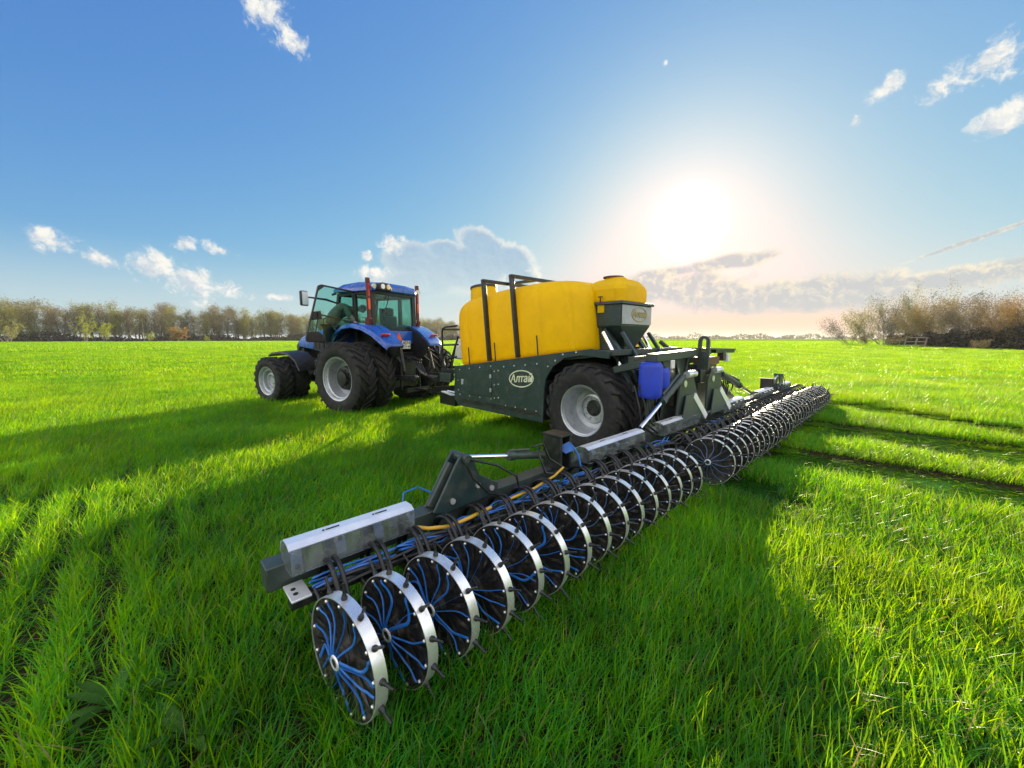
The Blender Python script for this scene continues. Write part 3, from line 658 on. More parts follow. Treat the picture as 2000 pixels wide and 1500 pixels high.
# ------------------------------------------------------------------ wheels with lugged tyres
def make_tyre(Rw, Wd, rr, nl, lug, c, side=1):
    """tyre turning about the x axis, with chevron lugs"""
    mb = MB()
    h = Wd / 2; pr = [(-h * .80, rr), (-h * .93, rr + .03), (-h, rr + (Rw - rr) * .42), (-h * .97, Rw - lug - .07), (-h * .86, Rw - lug - .012), (-h * .5, Rw - lug), (0, Rw - lug + .004)]
    pr = pr + [(-x, r) for x, r in pr[-2::-1]]
    mb.lathe(pr, n=56)
    for s in (-1, 1):
        for k in range(nl):
            a0 = 2 * math.pi * (k + (.5 if s > 0 else 0)) / nl; sk = .55 * Wd / Rw
            path = [(s * h * -.06, 0.0, 0), (s * h * .45, .5, 0), (s * h * .88, .92, 0.0), (s * h * 1.0, 1.05, -.075)]
            vs = []
            for (x, f, dr) in path:
                for (da, q) in ((-.5, -lug * .9), (-.38, 0), (.38, 0), (.5, -lug * .9)):
                    a = a0 + side * f * sk + da * .062 / Rw * (1 + .5 * (1 - f)); r = Rw + q + dr
                    vs.append((x, math.sin(a) * r * 1.0, math.cos(a) * r))
            fs = []
            for i in range(3):
                for j in range(3): p = i * 4 + j; fs.append((p, p + 1, p + 5, p + 4))
            fs += [(0, 1, 2, 3), (15, 14, 13, 12)]
            mb.add(vs, fs)
    return mb
def wheel(parent, loc, Rw, Wd, rr, nl, lug, kind, flip=1, cache={}):
    """wheel > tyre, rim, hub"""
    key = (Rw, Wd, kind)
    e = empty('wheel', loc, 0 if flip > 0 else math.pi, parent)
    if key not in cache:
        t = make_tyre(Rw, Wd, rr, nl, lug, None).build('tyre', M['rubber'], e, 40, fix=False)
        h = Wd / 2; mb = MB(); hb = MB()
        if kind == 'rear':        # deep silver barrel, big dark axle extension
            mb.lathe([(-h * .86, rr - .005), (-h * .90, rr + .02), (-h * .84, rr + .022), (-h * .80, rr - .02), (-h * .62, rr - .035), (-h * .55, rr - .06), (.0, rr - .07), (h * .35, rr - .08), (h * .36, .10)], n=56)
            hb.lathe([(h * .35, .30), (-h * .10, .27), (-h * .14, .24), (-h * .14, .17), (-h * .42, .16), (-h * .44, .14), (-h * .44, 0)], n=28)
            for k in range(10): a = k * math.pi / 5; hb.cyl((-h * .12, .205 * math.cos(a), .205 * math.sin(a)), (-h * .22, .205 * math.cos(a), .205 * math.sin(a)), .018, n=6)
        else:                     # stepped silver dish with bolts
            k1 = .60 if kind == 'trailer' else .70
            if kind == 'trailer': pf = [(-h * .88, rr - .005), (-h * .92, rr + .018), (-h * .86, rr + .02), (-h * .82, rr - .02), (-h * .60, rr - .035), (-h * .50, rr - .05), (-h * .05, rr - .06), (-h * .02, rr * k1 + .02), (-h * .12, rr * k1), (-h * .14, rr * k1 - .03), (h * .02, rr * .52), (h * .03, rr * .34)]
            else: pf = [(-h * .88, rr - .005), (-h * .93, rr + .018), (-h * .86, rr + .02), (-h * .80, rr - .02), (-h * .55, rr - .03), (-h * .53, rr - .065), (-h * .62, rr - .075), (-h * .58, rr - .095), (-h * .16, rr - .10), (-h * .12, rr * .62), (-h * .30, rr * .58), (-h * .33, rr * .46), (-h * .12, rr * .42), (-h * .10, rr * .30)]
            mb.lathe(pf, n=56)
            for k in range(10): a = k * math.pi / 5; mb.cyl((h * .03, rr * .44 * math.cos(a), rr * .44 * math.sin(a)), (-h * .06, rr * .44 * math.cos(a), rr * .44 * math.sin(a)), .014, n=6)
            hb.lathe([(h * .05, rr * .36), (-h * .0, rr * .34), (-h * .02, rr * .28), (-h * (.05 if kind == 'trailer' else .2), rr * .25), (-h * (.06 if kind == 'trailer' else .22), 0)], n=24)
        cache[key] = (t.data, mb.build('rim', M['silver'], e, 35), hb.build('hub', M['black'] if kind != 'front' else M['silver'], e, 35))
    else:
        tm, rim, hub = cache[key]
        o = bpy.data.objects.new('tyre', tm); COL.objects.link(o); o.parent = e; o.rotation_euler = (rng.uniform(0, 1), 0, 0)
        for q in (rim, hub): clone(q, e)
    return e

# ------------------------------------------------------------------ tractor
TRX, TRY, TRZ = -3.275, 10.321, R(60.57)
def build_tractor():
    T = empty('tractor', (TRX, TRY, 0), TRZ); tag(T, 'blue farm tractor on twin wheels with its cab door wide open', 'tractor')
    def part(name, mb, mat, parent=T, **k): return mb.build(name, mat, parent, **k)
    for s in (-1, 1):
        for x in (1.41, .84): wheel(T, (s * x, 0, .864), .864, .50, .50, 22, .045, 'rear', -s)
        for x in (1.40, .92): wheel(T, (s * x, 3.035, .653), .653, .42, .375, 20, .038, 'front', -s)
    # chassis and axles
    mb = MB(); mb.box((0, 1.5, .95), (.62, 3.6, .55)); mb.cyl((-1.5, 0, .864), (1.5, 0, .864), .15, n=16); mb.cyl((-1.35, 3.035, .653), (1.35, 3.035, .653), .10, n=12)
    mb.box((0, 3.05, .75), (.5, .5, .5)); mb.box((0, -.2, .95), (.8, .7, .8)); mb.box((0, 3.55, .95), (.6, .35, .55))
    part('chassis', mb, M['black'], bevel=.015)
    tk = MB(); tk.box((-.62, 1.55, .95), (.42, 1.05, .55)); tk.box((.62, 1.55, .95), (.42, 1.05, .55)); part('fuel_tank', tk, M['black'], bevel=.04)
    # hood: loft of cross sections
    def sect(y, hw, zt, zb, rnd):
        return [(-hw, y, zb), (-hw * 1.03, y, zb + (zt - zb) * .5), (-hw, y, zt - rnd), (-hw * .72, y, zt - rnd * .25), (0, y, zt), (hw * .72, y, zt - rnd * .25), (hw, y, zt - rnd), (hw * 1.03, y, zb + (zt - zb) * .5), (hw, y, zb)]
    def loft(secs):
        mb = MB(); n = len(secs[0]); vs = [p for s_ in secs for p in s_]; fs = []
        for i in range(len(secs) - 1):
            for k in range(n): a = i * n + k; b = i * n + (k + 1) % n; fs.append((a, b, b + n, a + n))
        fs += [tuple(range(n))[::-1], tuple(range((len(secs) - 1) * n, len(secs) * n))]
        return mb.add(vs, fs)
    hood = part('hood', loft([sect(1.38, .50, 2.20, 1.28, .16), sect(2.0, .48, 2.14, 1.38, .15), sect(2.7, .44, 2.04, 1.50, .14), sect(3.2, .42, 1.93, 1.55, .14), sect(3.38, .40, 1.87, 1.56, .14)]), M['blue'], smooth=40, bevel=.01)
    mb = loft([sect(3.385, .395, 1.86, 1.50, .13), sect(3.55, .36, 1.74, 1.36, .12), sect(3.60, .30, 1.60, 1.20, .10), sect(3.58, .28, 1.25, 1.02, .06)]); mb.box((0, 3.4, 1.3), (.7, .35, .45))
    part('grille', mb, M['black'], hood, bevel=.01)
    mb = MB()
    for s in (-1, 1):
        mb.prism([(1.45, 1.36), (2.55, 1.50), (2.45, 1.72), (1.75, 1.72), (1.45, 1.62)], lambda y, z: Vector((s * .512, y, z)), lambda y, z: Vector((s * .47, y, z)))
        for k in range(5): mb.box((s * .513, 1.8 + k * .16, 1.6), (.02, .09, .16))
    part('side_vent', mb, M['black'], hood)
    mb = MB(); mb.cyl((.56, 1.30, 1.9), (.56, 1.30, 2.75), .05); mb.cyl((.56, 1.30, 2.75), (.58, 1.22, 2.92), .045); part('exhaust_pipe', mb, M['steel_black'])
    # fenders
    prof = [(.80, 1.62), (.72, 1.82), (.55, 2.02), (.28, 2.15), (-.02, 2.18), (-.32, 2.12), (-.62, 1.97), (-.88, 1.76), (-.97, 1.66)]
    for s in (-1, 1):
        mb = MB(); vs = []
        for i, (y, z) in enumerate(prof):
            f = i / (len(prof) - 1); out = 1.24 - .26 * max(0, f - .45) ** 1.2 * 1.8; inn = .50
            vs += [(s * inn, y, z + .01), (s * (out - .12), y, z), (s * (out - .03), y, z - .03), (s * out, y, z - .11), (s * (out - .02), y, z - .13), (s * (out - .05), y, z - .07), (s * (out - .14), y, z - .045), (s * inn, y, z - .04)]
        fs = []
        for i in range(len(prof) - 1):
            for k in range(8): a = i * 8 + k; b = i * 8 + (k + 1) % 8; fs.append((a, b, b + 8, a + 8))
        fs += [tuple(range(8)), tuple(range(64, 72))[::-1]]; mb.add(vs, fs)
        fe = part('rear_fender', mb, M['blue'], smooth=50)
        mb = MB(); mb.box((s * .86, -.80, 1.885), (.26, .03, .075), Euler((R(45), 0, 0)).to_matrix()); mb.build('tail_light', M['red'], fe, bevel=.008)
        lt = MB(); lt.cyl((s * .80, -.20, 2.16), (s * .80, -.20, 2.24), .012, n=6); lt.cyl((s * .80, -.17, 2.28), (s * .80, -.235, 2.27), .05, .055, n=14); w = lt.build('work_light', M['black'], fe)
        MB().cyl((s * .80, -.236, 2.27), (s * .80, -.242, 2.27), .048, n=14).build('lens', M['lamp'], fe)
        # black mudguard over the front wheels
        mb = MB(); vs = []; pts = [(3.62, 1.36), (3.45, 1.43), (3.05, 1.47), (2.65, 1.42), (2.35, 1.24), (2.18, .98)]
        for (y, z) in pts: vs += [(s * .62, y, z), (s * 1.18, y, z - .02), (s * 1.20, y, z - .07), (s * .62, y, z - .05)]
        fs = []
        for i in range(len(pts) - 1):
            for k in range(4): a = i * 4 + k; b = i * 4 + (k + 1) % 4; fs.append((a, b, b + 4, a + 4))
        fs += [(0, 1, 2, 3), (20, 21, 22, 23)]; mb.add(vs, fs); mb.box((s * .75, 2.9, 1.2), (.08, .08, .5)); part('front_mudguard', mb, M['black'], smooth=40)
    # inner wings between the fenders and the cab
    for s in (-1, 1):
        mb = MB(); mb.prism([(y, z - .03) for y, z in prof] + [(-.55, 1.1), (.55, 1.1)], lambda y, z: Vector((s * .44, y, z)), lambda y, z: Vector((s * .56, y, z))); part('inner_wing', mb, M['black'], smooth=0)
    # cab
    mb = MB()
    base = 1.45
    def post(a, b, w=.09, t=.09): mb.bar(a, b, w, t, (0, 1, .1))
    for s in (-1, 1):
        post((s * .70, -.22, 2.0), (s * .70, -.20, 2.96), .12); post((s * .74, .34, base), (s * .76, .34, 2.96), .09); post((s * .66, 1.42, base), (s * .62, 1.12, 2.96), .08)
        mb.bar((s * .76, .34, 2.93), (s * .62, 1.12, 2.93), .07, .08); mb.bar((s * .76, .34, 2.93), (s * .70, -.2, 2.93), .07, .08); mb.bar((s * .74, .34, 2.05), (s * .70, -.22, 2.02), .08, .10)
        mb.box((s * .60, .9, 1.40), (.14, 1.0, .12)); mb.box((s * .58, .0, 1.75), (.10, .62, .62))
    mb.bar((-.70, -.21, 2.95), (.70, -.21, 2.95), .08, .10); mb.bar((-.68, -.22, 2.02), (.70, -.22, 2.02), .07, .09); mb.bar((-.62, 1.12, 2.94), (.62, 1.12, 2.94), .07, .07); mb.bar((-.66, 1.43, 1.6), (.66, 1.43, 1.6), .1, .35)
    mb.box((0, .5, 1.40), (1.3, 1.8, .08))
    cab = part('cab', mb, M['black'], bevel=.012)
    def roofsec(y, hw, zt, zb): return [(-hw, y, zb), (-hw, y, zb + .09), (-hw * .88, y, zt - .04), (-hw * .45, y, zt), (hw * .45, y, zt), (hw * .88, y, zt - .04), (hw, y, zb + .09), (hw, y, zb)]
    roof = loft([roofsec(-.34, .66, 3.12, 2.99), roofsec(-.26, .80, 3.20, 2.96), roofsec(.2, .84, 3.24, 2.96), roofsec(.8, .82, 3.22, 2.97), roofsec(1.15, .76, 3.15, 2.98), roofsec(1.30, .66, 3.06, 2.99)]).build('roof', M['blue'], cab, 45, .015)
    mb = MB(); mb.prism([(-.62, 2.99), (-.60, 3.12), (-.50, 3.17), (-.30, 3.15), (-.22, 3.02), (-.24, 2.97)], lambda x, z: Vector((x - .06, -.46, z)), lambda x, z: Vector((x - .06, -.28, z))); lb = mb.build('lamp_housing', M['black'], cab, bevel=.012)
    for x, mt in ((-.575, 'lamp'), (-.40, 'amber')): MB().cyl((x, -.455, 3.07), (x, -.475, 3.07), .062, n=16).build('work_light', M[mt], cab)
    for s in (-1, 1):
        MB().cyl((s * .76, -.33, 3.07), (s * .76, -.385, 3.065), .058, n=16).build('work_light', M['lamp'], cab)
        e = empty('marker_post', (0, 0, 0), 0, T); mb = MB(); mb.box((s * .84, -.24, 2.72), (.085, .05, 1.0)); mb.box((s * .84, -.24, 3.2), (.10, .07, .12)); mb.bar((s * .84, -.24, 2.3), (s * .84, -.2, 2.15), .14, .10, (1, 0, 0)); mb.build('post', M['maroon'], e, bevel=.006)
        MB().box((s * .84, -.27, 2.64), (.062, .008, .26)).build('reflector', M['orange'], e); MB().box((s * .84, -.27, 2.98), (.062, .008, .30)).build('reflector', M['red'], e)
    def pane(name, pts, parent=cab): 
        n_ = (Vector(pts[1]) - Vector(pts[0])).cross(Vector(pts[-1]) - Vector(pts[0])).normalized() * .006
        m_ = MB(); k = len(pts); m_.add([Vector(p) for p in pts] + [Vector(p) + n_ for p in pts], [tuple(range(k))[::-1], tuple(range(k, 2 * k))] + [(i, (i + 1) % k, k + (i + 1) % k, k + i) for i in range(k)])
        return m_.build(name, M['glass'], parent, 0)
    pane('rear_window', [(-.64, -.235, 2.07), (.40, -.245, 2.02), (.66, -.235, 2.28), (.62, -.21, 2.90), (-.62, -.21, 2.90)])
    pane('windscreen', [(-.60, 1.40, 1.8), (.60, 1.40, 1.8), (.58, 1.12, 2.9), (-.58, 1.12, 2.9)])
    for s in (-1, 1): pane('side_window', [(s * .72, -.15, 2.1), (s * .75, .29, 2.1), (s * .76, .29, 2.89), (s * .70, -.15, 2.89)])
    pane('side_window', [(.72, .4, 1.5), (.66, 1.34, 1.5), (.63, 1.10, 2.88), (.75, .4, 2.88)])
    mb = MB(); mb.tube([(-.2, -.275, 2.92), (-.26, -.28, 2.75), (-.38, -.275, 2.45)], .012, 5); mb.build('wiper', M['black'], cab)
    # inside
    mb = MB(); mb.box((.02, .28, 1.75), (.52, .50, .18)); mb.box((.02, .02, 2.1), (.50, .16, .62)); mb.box((.02, .0, 2.5), (.28, .12, .22)); mb.box((.02, .28, 1.55), (.3, .3, .3)); mb.box((.40, .35, 2.0), (.12, .55, .12)); mb.build('driver_seat', M['seat'], cab, bevel=.05)
    mb = MB(); mb.box((0, 1.15, 1.95), (.34, .2, .5)); mb.bar((0, 1.1, 2.0), (0, .85, 2.2), .08, .08)
    mb.build('dashboard', M['black'], cab, bevel=.03)
    mb = MB(); mb.lathe([(-.013, .19), (0, .203), (.013, .19), (0, .177)], (0, .83, 2.24), (0, -.7, .7), 26, True); mb.bar((-.18, .83, 2.24), (.18, .83, 2.24), .03, .02); mb.build('steering_wheel', M['black'], cab)
    mb = MB(); mb.box((.48, .75, 2.52), (.20, .05, .26)); mb.tube([(.6, .9, 1.7), (.62, .9, 2.1), (.5, .8, 2.4)], .018, 6); mb.build('monitor', M['black'], cab, bevel=.01)
    mb = MB(); mb.tube([(.45, 1.0, 2.85), (.46, .98, 2.6), (.30, .98, 2.55)], .012, 5); mb.box((.3, .98, 2.62), (.16, .03, .22)); mb.build('inner_mirror', M['black'], cab)
    # open door, hinged at its rear edge
    hx, hy = -.80, .36; dd = Vector((-1.22, .13, 0)).normalized()
    D = lambda w, z: Vector((hx, hy, z)) + dd * w
    mb = MB(); ol = [(0, 2.93), (.05, 2.97), (.80, 3.04), (.87, 3.0), (1.0, 2.55), (1.12, 2.15), (1.22, 1.80), (1.18, 1.74), (.55, 1.70), (.28, 1.80), (0.0, 2.0)]
    for a, b in zip(ol, ol[1:] + ol[:1]): mb.bar(D(*a), D(*b), .035, .04, (0, 1, 0))
    mb.prism([(.72, 3.02), (.87, 3.03), (.92, 2.86), (.84, 2.93)], lambda w, z: D(w, z) + Vector((0, .02, 0)), lambda w, z: D(w, z) - Vector((0, .02, 0)))
    mb.prism([(1.02, 2.42), (.86, 2.44), (.84, 2.26), (1.06, 2.22)], lambda w, z: D(w, z) + Vector((0, .04, 0)), lambda w, z: D(w, z) - Vector((0, .03, 0)))
    mb.bar(D(.86, 2.36), D(.02, 2.20), .03, .03, (0, 1, 0)); mb.bar(D(.92, 2.25), D(1.02, 1.85), .025, .025, (0, 1, 0)); mb.bar(D(.1, 2.0), D(.45, 1.72), .03, .03, (0, 1, 0))
    mb.prism([(1.20, 1.95), (.95, 1.97), (.80, 1.86), (.78, 1.74), (1.2, 1.73)], lambda w, z: D(w, z) + Vector((0, .035, 0)), lambda w, z: D(w, z) - Vector((0, .03, 0)))
    door = part('door', mb, M['black'], bevel=.006)
    mb = MB(); k = len(ol); mb.add([D(*p) for p in ol] + [D(*p) + Vector((0, .006, 0)) for p in ol], [tuple(range(k))[::-1], tuple(range(k, 2 * k))]); mb.build('door_glass', M['glass'], door, 0)
    mb = MB(); mb.box(D(.93, 2.34) + Vector((0, -.05, 0)), (.04, .04, .14)); mb.build('handle', M['steel_black'], door)
    # mirror on its arm
    mb = MB(); mb.tube([(-.66, 1.14, 2.72), (-.95, 1.2, 2.80), (-1.45, 1.22, 2.82)], [.022, .03, .018], 8); mb.tube([(-.66, 1.2, 2.98), (-.70, 1.3, 2.95)], .03, 6); mr = part('mirror_arm', mb, M['black'])
    mb = MB(); mb.box((-1.55, 1.2, 2.78), (.19, .10, .36)); mb.build('mirror', M['black'], mr, bevel=.03); MB().box((-1.55, 1.147, 2.78), (.15, .006, .31)).build('mirror_glass', M['alu'], mr)
    # steps at the left of the cab
    mb = MB()
    for z, x in ((.62, -.95), (.95, -.92), (1.28, -.88)): mb.box((x, 1.05, z), (.24, .42, .035))
    for y in (.84, 1.26): mb.bar((-.86, y, 1.38), (-.98, y, .55), .03, .05, (1, 0, 0))
    part('cab_step', mb, M['steel_black'])
    mb = MB(); mb.tube([(-.80, 1.42, 1.5), (-.92, 1.44, 1.6), (-.92, 1.40, 2.3), (-.72, 1.28, 2.5)], .016, 6); part('grab_rail', mb, M['black'])
    # rear end
    mb = MB(); mb.prism([(-.50, 2.0), (.74, 2.0), (.80, 1.80), (.55, 1.66), (-.35, 1.62), (-.50, 1.75)], lambda x, z: Vector((x, -.40, z)), lambda x, z: Vector((x, -.25, z))); part('rear_panel', mb, M['blue'], bevel=.02)
    p = part('number_plate', MB().box((-.135, -.74, 1.645), (.285, .012, .20)), M['white'], bevel=.004)
    mb = MB(); mb.bar((-.135, -.735, 1.70), (-.135, -.3, 1.80), .04, .04); part('plate_bracket', mb, M['black'])
    for tx, z in (('4074', 1.69), ('СН 64', 1.60)):
        me = text_mesh(tx, .125 if z > 1.65 else .095, .003, 0, .001); o = np_obj('lettering', me, M['ink'], p); o.location = (-.135, -.7475, z); o.rotation_euler = (R(90), 0, 0)
    mb = MB(); mb.prism([(-.44, 1.75), (-.22, 1.75), (-.325, 1.95)], lambda x, z: Vector((x, -.70, z)), lambda x, z: Vector((x, -.69, z))); tri = part('warning_triangle', mb, M['orange'])
    for s in (-1, 1):
        mb = MB(); mb.bar((s * .46, -.35, 1.62), (s * .50, -.95, 1.20), .05, .05); mb.cyl((s * .50, -.92, 1.55), (s * .52, -1.05, 1.0), .035); mb.bar((s * .42, -.3, .8), (s * .52, -1.35, .86), .06, .12); mb.cyl((s * .52 - .05, -1.38, .86), (s * .52 + .05, -1.38, .86), .075)
        part('lift_arm', mb, M['steel_black'], bevel=.008)
        mb = MB(); mb.cyl((s * .50, -.90, 1.62), (s * .51, -.98, 1.28), .018, n=8); part('lift_rod', mb, M['chrome'])
    mb = MB(); mb.cyl((.02, -.45, 1.35), (.0, -1.1, 1.25), .04); mb.bar((-.35, -.9, .50), (.45, -.9, .50), .1, .1); mb.bar((0, -.3, .52), (.02, -1.5, .50), .12, .05); mb.box((-.03, -.6, 1.0), (.4, .3, .5)); mb.bar((-.3, -.7, 1.2), (-.3, -.7, .5), .06, .06); mb.bar((.35, -.7, 1.2), (.35, -.7, .5), .06, .06)
    for k in range(5): mb.cyl((-.14 + .07 * k, -.72, 1.30), (-.14 + .07 * k, -.80, 1.29), .028, n=8)
    part('hitch', mb, M['steel_black'], bevel=.008)
    mb = MB()
    for k in range(5):
        x = -.14 + .07 * k; mb.tube([(x, -.8, 1.29), (x, -.95, 1.22), (x + .05, -1.15, .95 - .04 * k), (x + .18, -1.6, .72 + .03 * k), (x + .30, -2.0, .85)], .016, 6)
    part('hydraulic_hose', mb, M['hose_black'])
    return T
build_tractor()

# ------------------------------------------------------------------ person climbing into the cab
def skin_mesh(name, J, E, mat, sub=2, parent=None):
    me = bpy.data.meshes.new(name); me.from_pydata([j[0] for j in J], E, []); o = bpy.data.objects.new(name, me); COL.objects.link(o)
    s = o.modifiers.new('skin', 'SKIN'); s.use_smooth_shade = True
    for i, v in enumerate(me.skin_vertices[0].data): v.radius = (J[i][1], J[i][1] * (J[i][2] if len(J[i]) > 2 else 1)); v.use_root = i == 0
    d = o.modifiers.new('subsurf', 'SUBSURF'); d.levels = sub; d.render_levels = sub
    bpy.context.view_layer.update()
    m2 = bpy.data.meshes.new_from_object(o.evaluated_get(bpy.context.evaluated_depsgraph_get())); m2.name = name
    bpy.data.objects.remove(o); bpy.data.meshes.remove(me)
    m2.materials.clear(); m2.materials.append(mat); m2.polygons.foreach_set('use_smooth', [True] * len(m2.polygons))
    r = bpy.data.objects.new(name, m2); COL.objects.link(r)
    if parent is not None: r.parent = parent
    return r
def build_person():
    e = empty('person', (TRX, TRY, 0), TRZ)
    # pose in the tractor's axes: feet on the cab step, bent forward into the doorway
    pel = (-.96, 1.02, 2.16); J = [(pel, .125), ((-.93, .93, 2.34), .13), ((-.82, .76, 2.50), .145), ((-.68, .60, 2.56), .10), ((-.58, .50, 2.57), .05), ((-.47, .42, 2.55), .088), ((-.42, .38, 2.50), .07),
         ((-1.06, 1.02, 2.06), .095), ((-1.06, 1.00, 1.70), .065), ((-1.05, 1.08, 1.37), .042), ((-1.05, .96, 1.335), .04),
         ((-.88, 1.06, 2.06), .095), ((-.88, 1.00, 1.70), .065), ((-.87, 1.08, 1.37), .042), ((-.87, .96, 1.335), .04),
         ((-.86, .56, 2.60), .065), ((-.86, .45, 2.38), .048), ((-.80, .34, 2.22), .034), ((-.78, .29, 2.18), .03),
         ((-.62, .78, 2.56), .065), ((-.50, .74, 2.34), .048), ((-.40, .62, 2.22), .034), ((-.37, .57, 2.2), .03)]
    E = [(0, 1), (1, 2), (2, 3), (3, 4), (4, 5), (5, 6), (0, 7), (7, 8), (8, 9), (9, 10), (0, 11), (11, 12), (12, 13), (13, 14), (3, 15), (15, 16), (16, 17), (17, 18), (3, 19), (19, 20), (20, 21), (21, 22)]
    tag(e, 'person in a grey brown jacket bent forward into the open tractor cab', 'person')
    skin_mesh('body', [(j[0], j[1] * (1 if i in (4, 5, 6, 17, 18, 21, 22) else .72)) for i, j in enumerate(J)], E, M['skin'], 2, e)
    JJ = [((-.965, 1.06, 2.12), .165), ((-.95, .97, 2.34), .185), ((-.84, .78, 2.53), .195), ((-.70, .62, 2.58), .15), J[15], J[16], J[17], J[19], J[20], J[21]]
    JJ = [(j[0], j[1] + (.03 if i > 3 else 0)) for i, j in enumerate(JJ)]
    skin_mesh('jacket', JJ, [(0, 1), (1, 2), (2, 3), (3, 4), (4, 5), (5, 6), (3, 7), (7, 8), (8, 9)], M['jacket'], 2, e)
    TT = [((-.965, 1.05, 2.18), .15)] + [(J[i][0], J[i][1] + .028) for i in (7, 8, 9, 11, 12, 13)]
    skin_mesh('trousers', TT, [(0, 1), (1, 2), (2, 3), (0, 4), (4, 5), (5, 6)], M['trousers'], 2, e)
    mb = MB(); mb.ball((-.47, .415, 2.58), .10, 14, (1, 1, .95)); mb.build('hair', M['hair'], e)
    for x in (-1.05, -.87):
        mb = MB(); mb.box((x, 1.01, 1.335), (.10, .26, .08)); mb.build('shoe', M['black'], e, bevel=.03)
build_person()

# ------------------------------------------------------------------ tank trailer
TB, TH = 5.9, 4.6
def emblem(parent, c, ux, uz, nrm, size, ring_mat, txt_mat, to_local):
    """oval ring with slanted lettering; c centre, ux/uz in-plane axes, nrm outward (all in the part's frame)"""
    ux, uz, nrm, c = Vector(ux).normalized(), Vector(uz).normalized(), Vector(nrm).normalized(), Vector(c)
    e = MB(); vs = []; n = 48
    for k in range(n):
        t = 2 * math.pi * k / n
        for rr, d in ((1.0, 0), (1.0, .006), (.90, .006), (.90, 0)):
            q = rr if rr == 1 else (1 - .07); vs.append(c + ux * math.cos(t) * size * (1 if rr == 1 else .93) + uz * math.sin(t) * size * .5 * (1 if rr == 1 else .87) + nrm * d)
    fs = []
    for k in range(n):
        for j in range(4): a = k * 4 + j; b = k * 4 + (j + 1) % 4; k2 = (k + 1) % n; fs.append((a, b, k2 * 4 + (j + 1) % 4, k2 * 4 + j))
    e.add(vs, fs); ring = e.build('emblem', ring_mat, parent, 0)
    me = text_mesh('Алтай', size * .62, .003, .22, size * .012); o = np_obj('lettering', me, txt_mat, ring)
    o.matrix_local = Matrix(((ux.x, uz.x, nrm.x, 0), (ux.y, uz.y, nrm.y, 0), (ux.z, uz.z, nrm.z, 0), (0, 0, 0, 1))); o.location = c + nrm * .004
    return ring
def zdeck(h): return 1.64 - .121 * (h - 3.25)
def build_trailer():
    T = empty('tank_trailer', W(TB, TH), MYAW); tag(T, 'dark green two wheeled trailer carrying a big yellow liquid tank', 'trailer'); OFF = (TB, TH, 0)
    def nb(): return MB(OFF)
    def part(name, mb, mat, parent=T, **k): return mb.build(name, mat, parent, **k)
    for s, b in ((1, 5.0), (-1, 6.8)): wheel(T, (b - TB, 3.42 - TH, .72), .72, .70, .375, 20, .04, 'trailer', s)
    # side plates with a raised arch over the wheel
    poly = [(6.64, 1.23), (6.66, .56), (6.52, .42), (4.16, .42), (4.14, .95), (4.10, 1.16), (3.95, 1.36), (3.72, 1.50), (3.42, 1.55), (2.95, 1.52), (2.9, 1.62), (3.25, 1.655)]
    for b in (4.66, 7.12):
        mb = nb(); mb.prism(poly, lambda h, z: Vector((b - .02, h, z)), lambda h, z: Vector((b + .02, h, z)))
        mb.bar((b, 4.13, .42), (b, 4.16, 1.18), .10, .05, (1, 0, 0)) if False else None
        sp = part('side_plate', mb, M['green'], smooth=0, bevel=.008)
        if b < 5:
            x = b - .021
            mb = nb(); mb.prism([(6.44, .68), (6.44, 1.13), (5.45, 1.25), (5.45, .72)], lambda h, z: Vector((x - .010, h, z)), lambda h, z: Vector((x + .004, h, z))); hd = mb.build('hatch', M['green'], sp, 0, .004)
            mb = nb()
            for h, z in ((6.34, .93), ): mb.box((x - .018, h, z), (.02, .07, .11)); mb.box((x - .03, h - .01, z - .04), (.02, .05, .03))
            for h, z in ((5.46, .84), (5.46, 1.10)): mb.box((x - .016, h, z), (.015, .05, .07))
            mb.build('latch', M['silver'], sp, bevel=.004)
            mb = nb()
            for h, z in [(6.45 - .33 * k, 1.17 + .04 * k) for k in range(4)] + [(6.45 - .33 * k, .66 + .005 * k) for k in range(4)] + [(5.36, .70), (5.36, .95), (5.36, 1.2), (5.25, .72), (5.25, .97), (5.25, 1.22)] + [(5.1 - .27 * k, 1.30 + .03 * k) for k in range(4)] + [(5.05 - .25 * k, .60) for k in range(4)] + [(6.5, .75), (6.5, .95), (4.05, 1.36), (3.9, 1.46), (3.75, 1.56), (3.5, 1.6)]:
                mb.cyl((x, h, z), (x - .010, h, z), .013, n=8)
            mb.build('bolts', M['steel'], sp)
            mb = nb(); mb.prism([(6.5, .50), (6.42, .58), (4.3, .60), (4.2, .52)], lambda h, z: Vector((x - .006, h, z)), lambda h, z: Vector((x + .004, h, z))); mb.build('skirt_fold', M['steel_black'], sp, 0)
            emblem(sp, Vector((x - .002, 4.66, 1.115)) - Vector(OFF), (0, -1, .09), (0, .09, 1), (-1, 0, 0), .30, M['cream'], M['cream'], None)
            # black rubber flap ahead of the wheel
            mb = nb(); mb.bar((4.86, 4.17, .45), (4.86, 4.14, 1.12), .42, .03, (0, 1, 0)); mb.build('mud_flap', M['black'], sp)
    mb = nb(); dk = [(2.95, zdeck(2.95) - .03), (6.62, 1.23), (6.62, 1.16), (2.95, 1.56)]
    mb.prism(dk, lambda h, z: Vector((4.70, h, z)), lambda h, z: Vector((7.08, h, z))); part('deck', mb, M['green'], bevel=.006)
    mb = nb(); mb.box((5.9, 5.4, .75), (2.3, 2.3, .5)); mb.box((5.9, 3.3, 1.15), (1.0, 1.6, .35)); mb.cyl((5.1, 3.42, .72), (6.7, 3.42, .72), .10); mb.bar((5.9, 3.4, .95), (5.9, 3.4, 1.2), .6, .3, (0, 1, 0)); mb.box((5.9, 2.75, 1.0), (.7, .7, .4)); part('chassis', mb, M['steel_black'], bevel=.015)
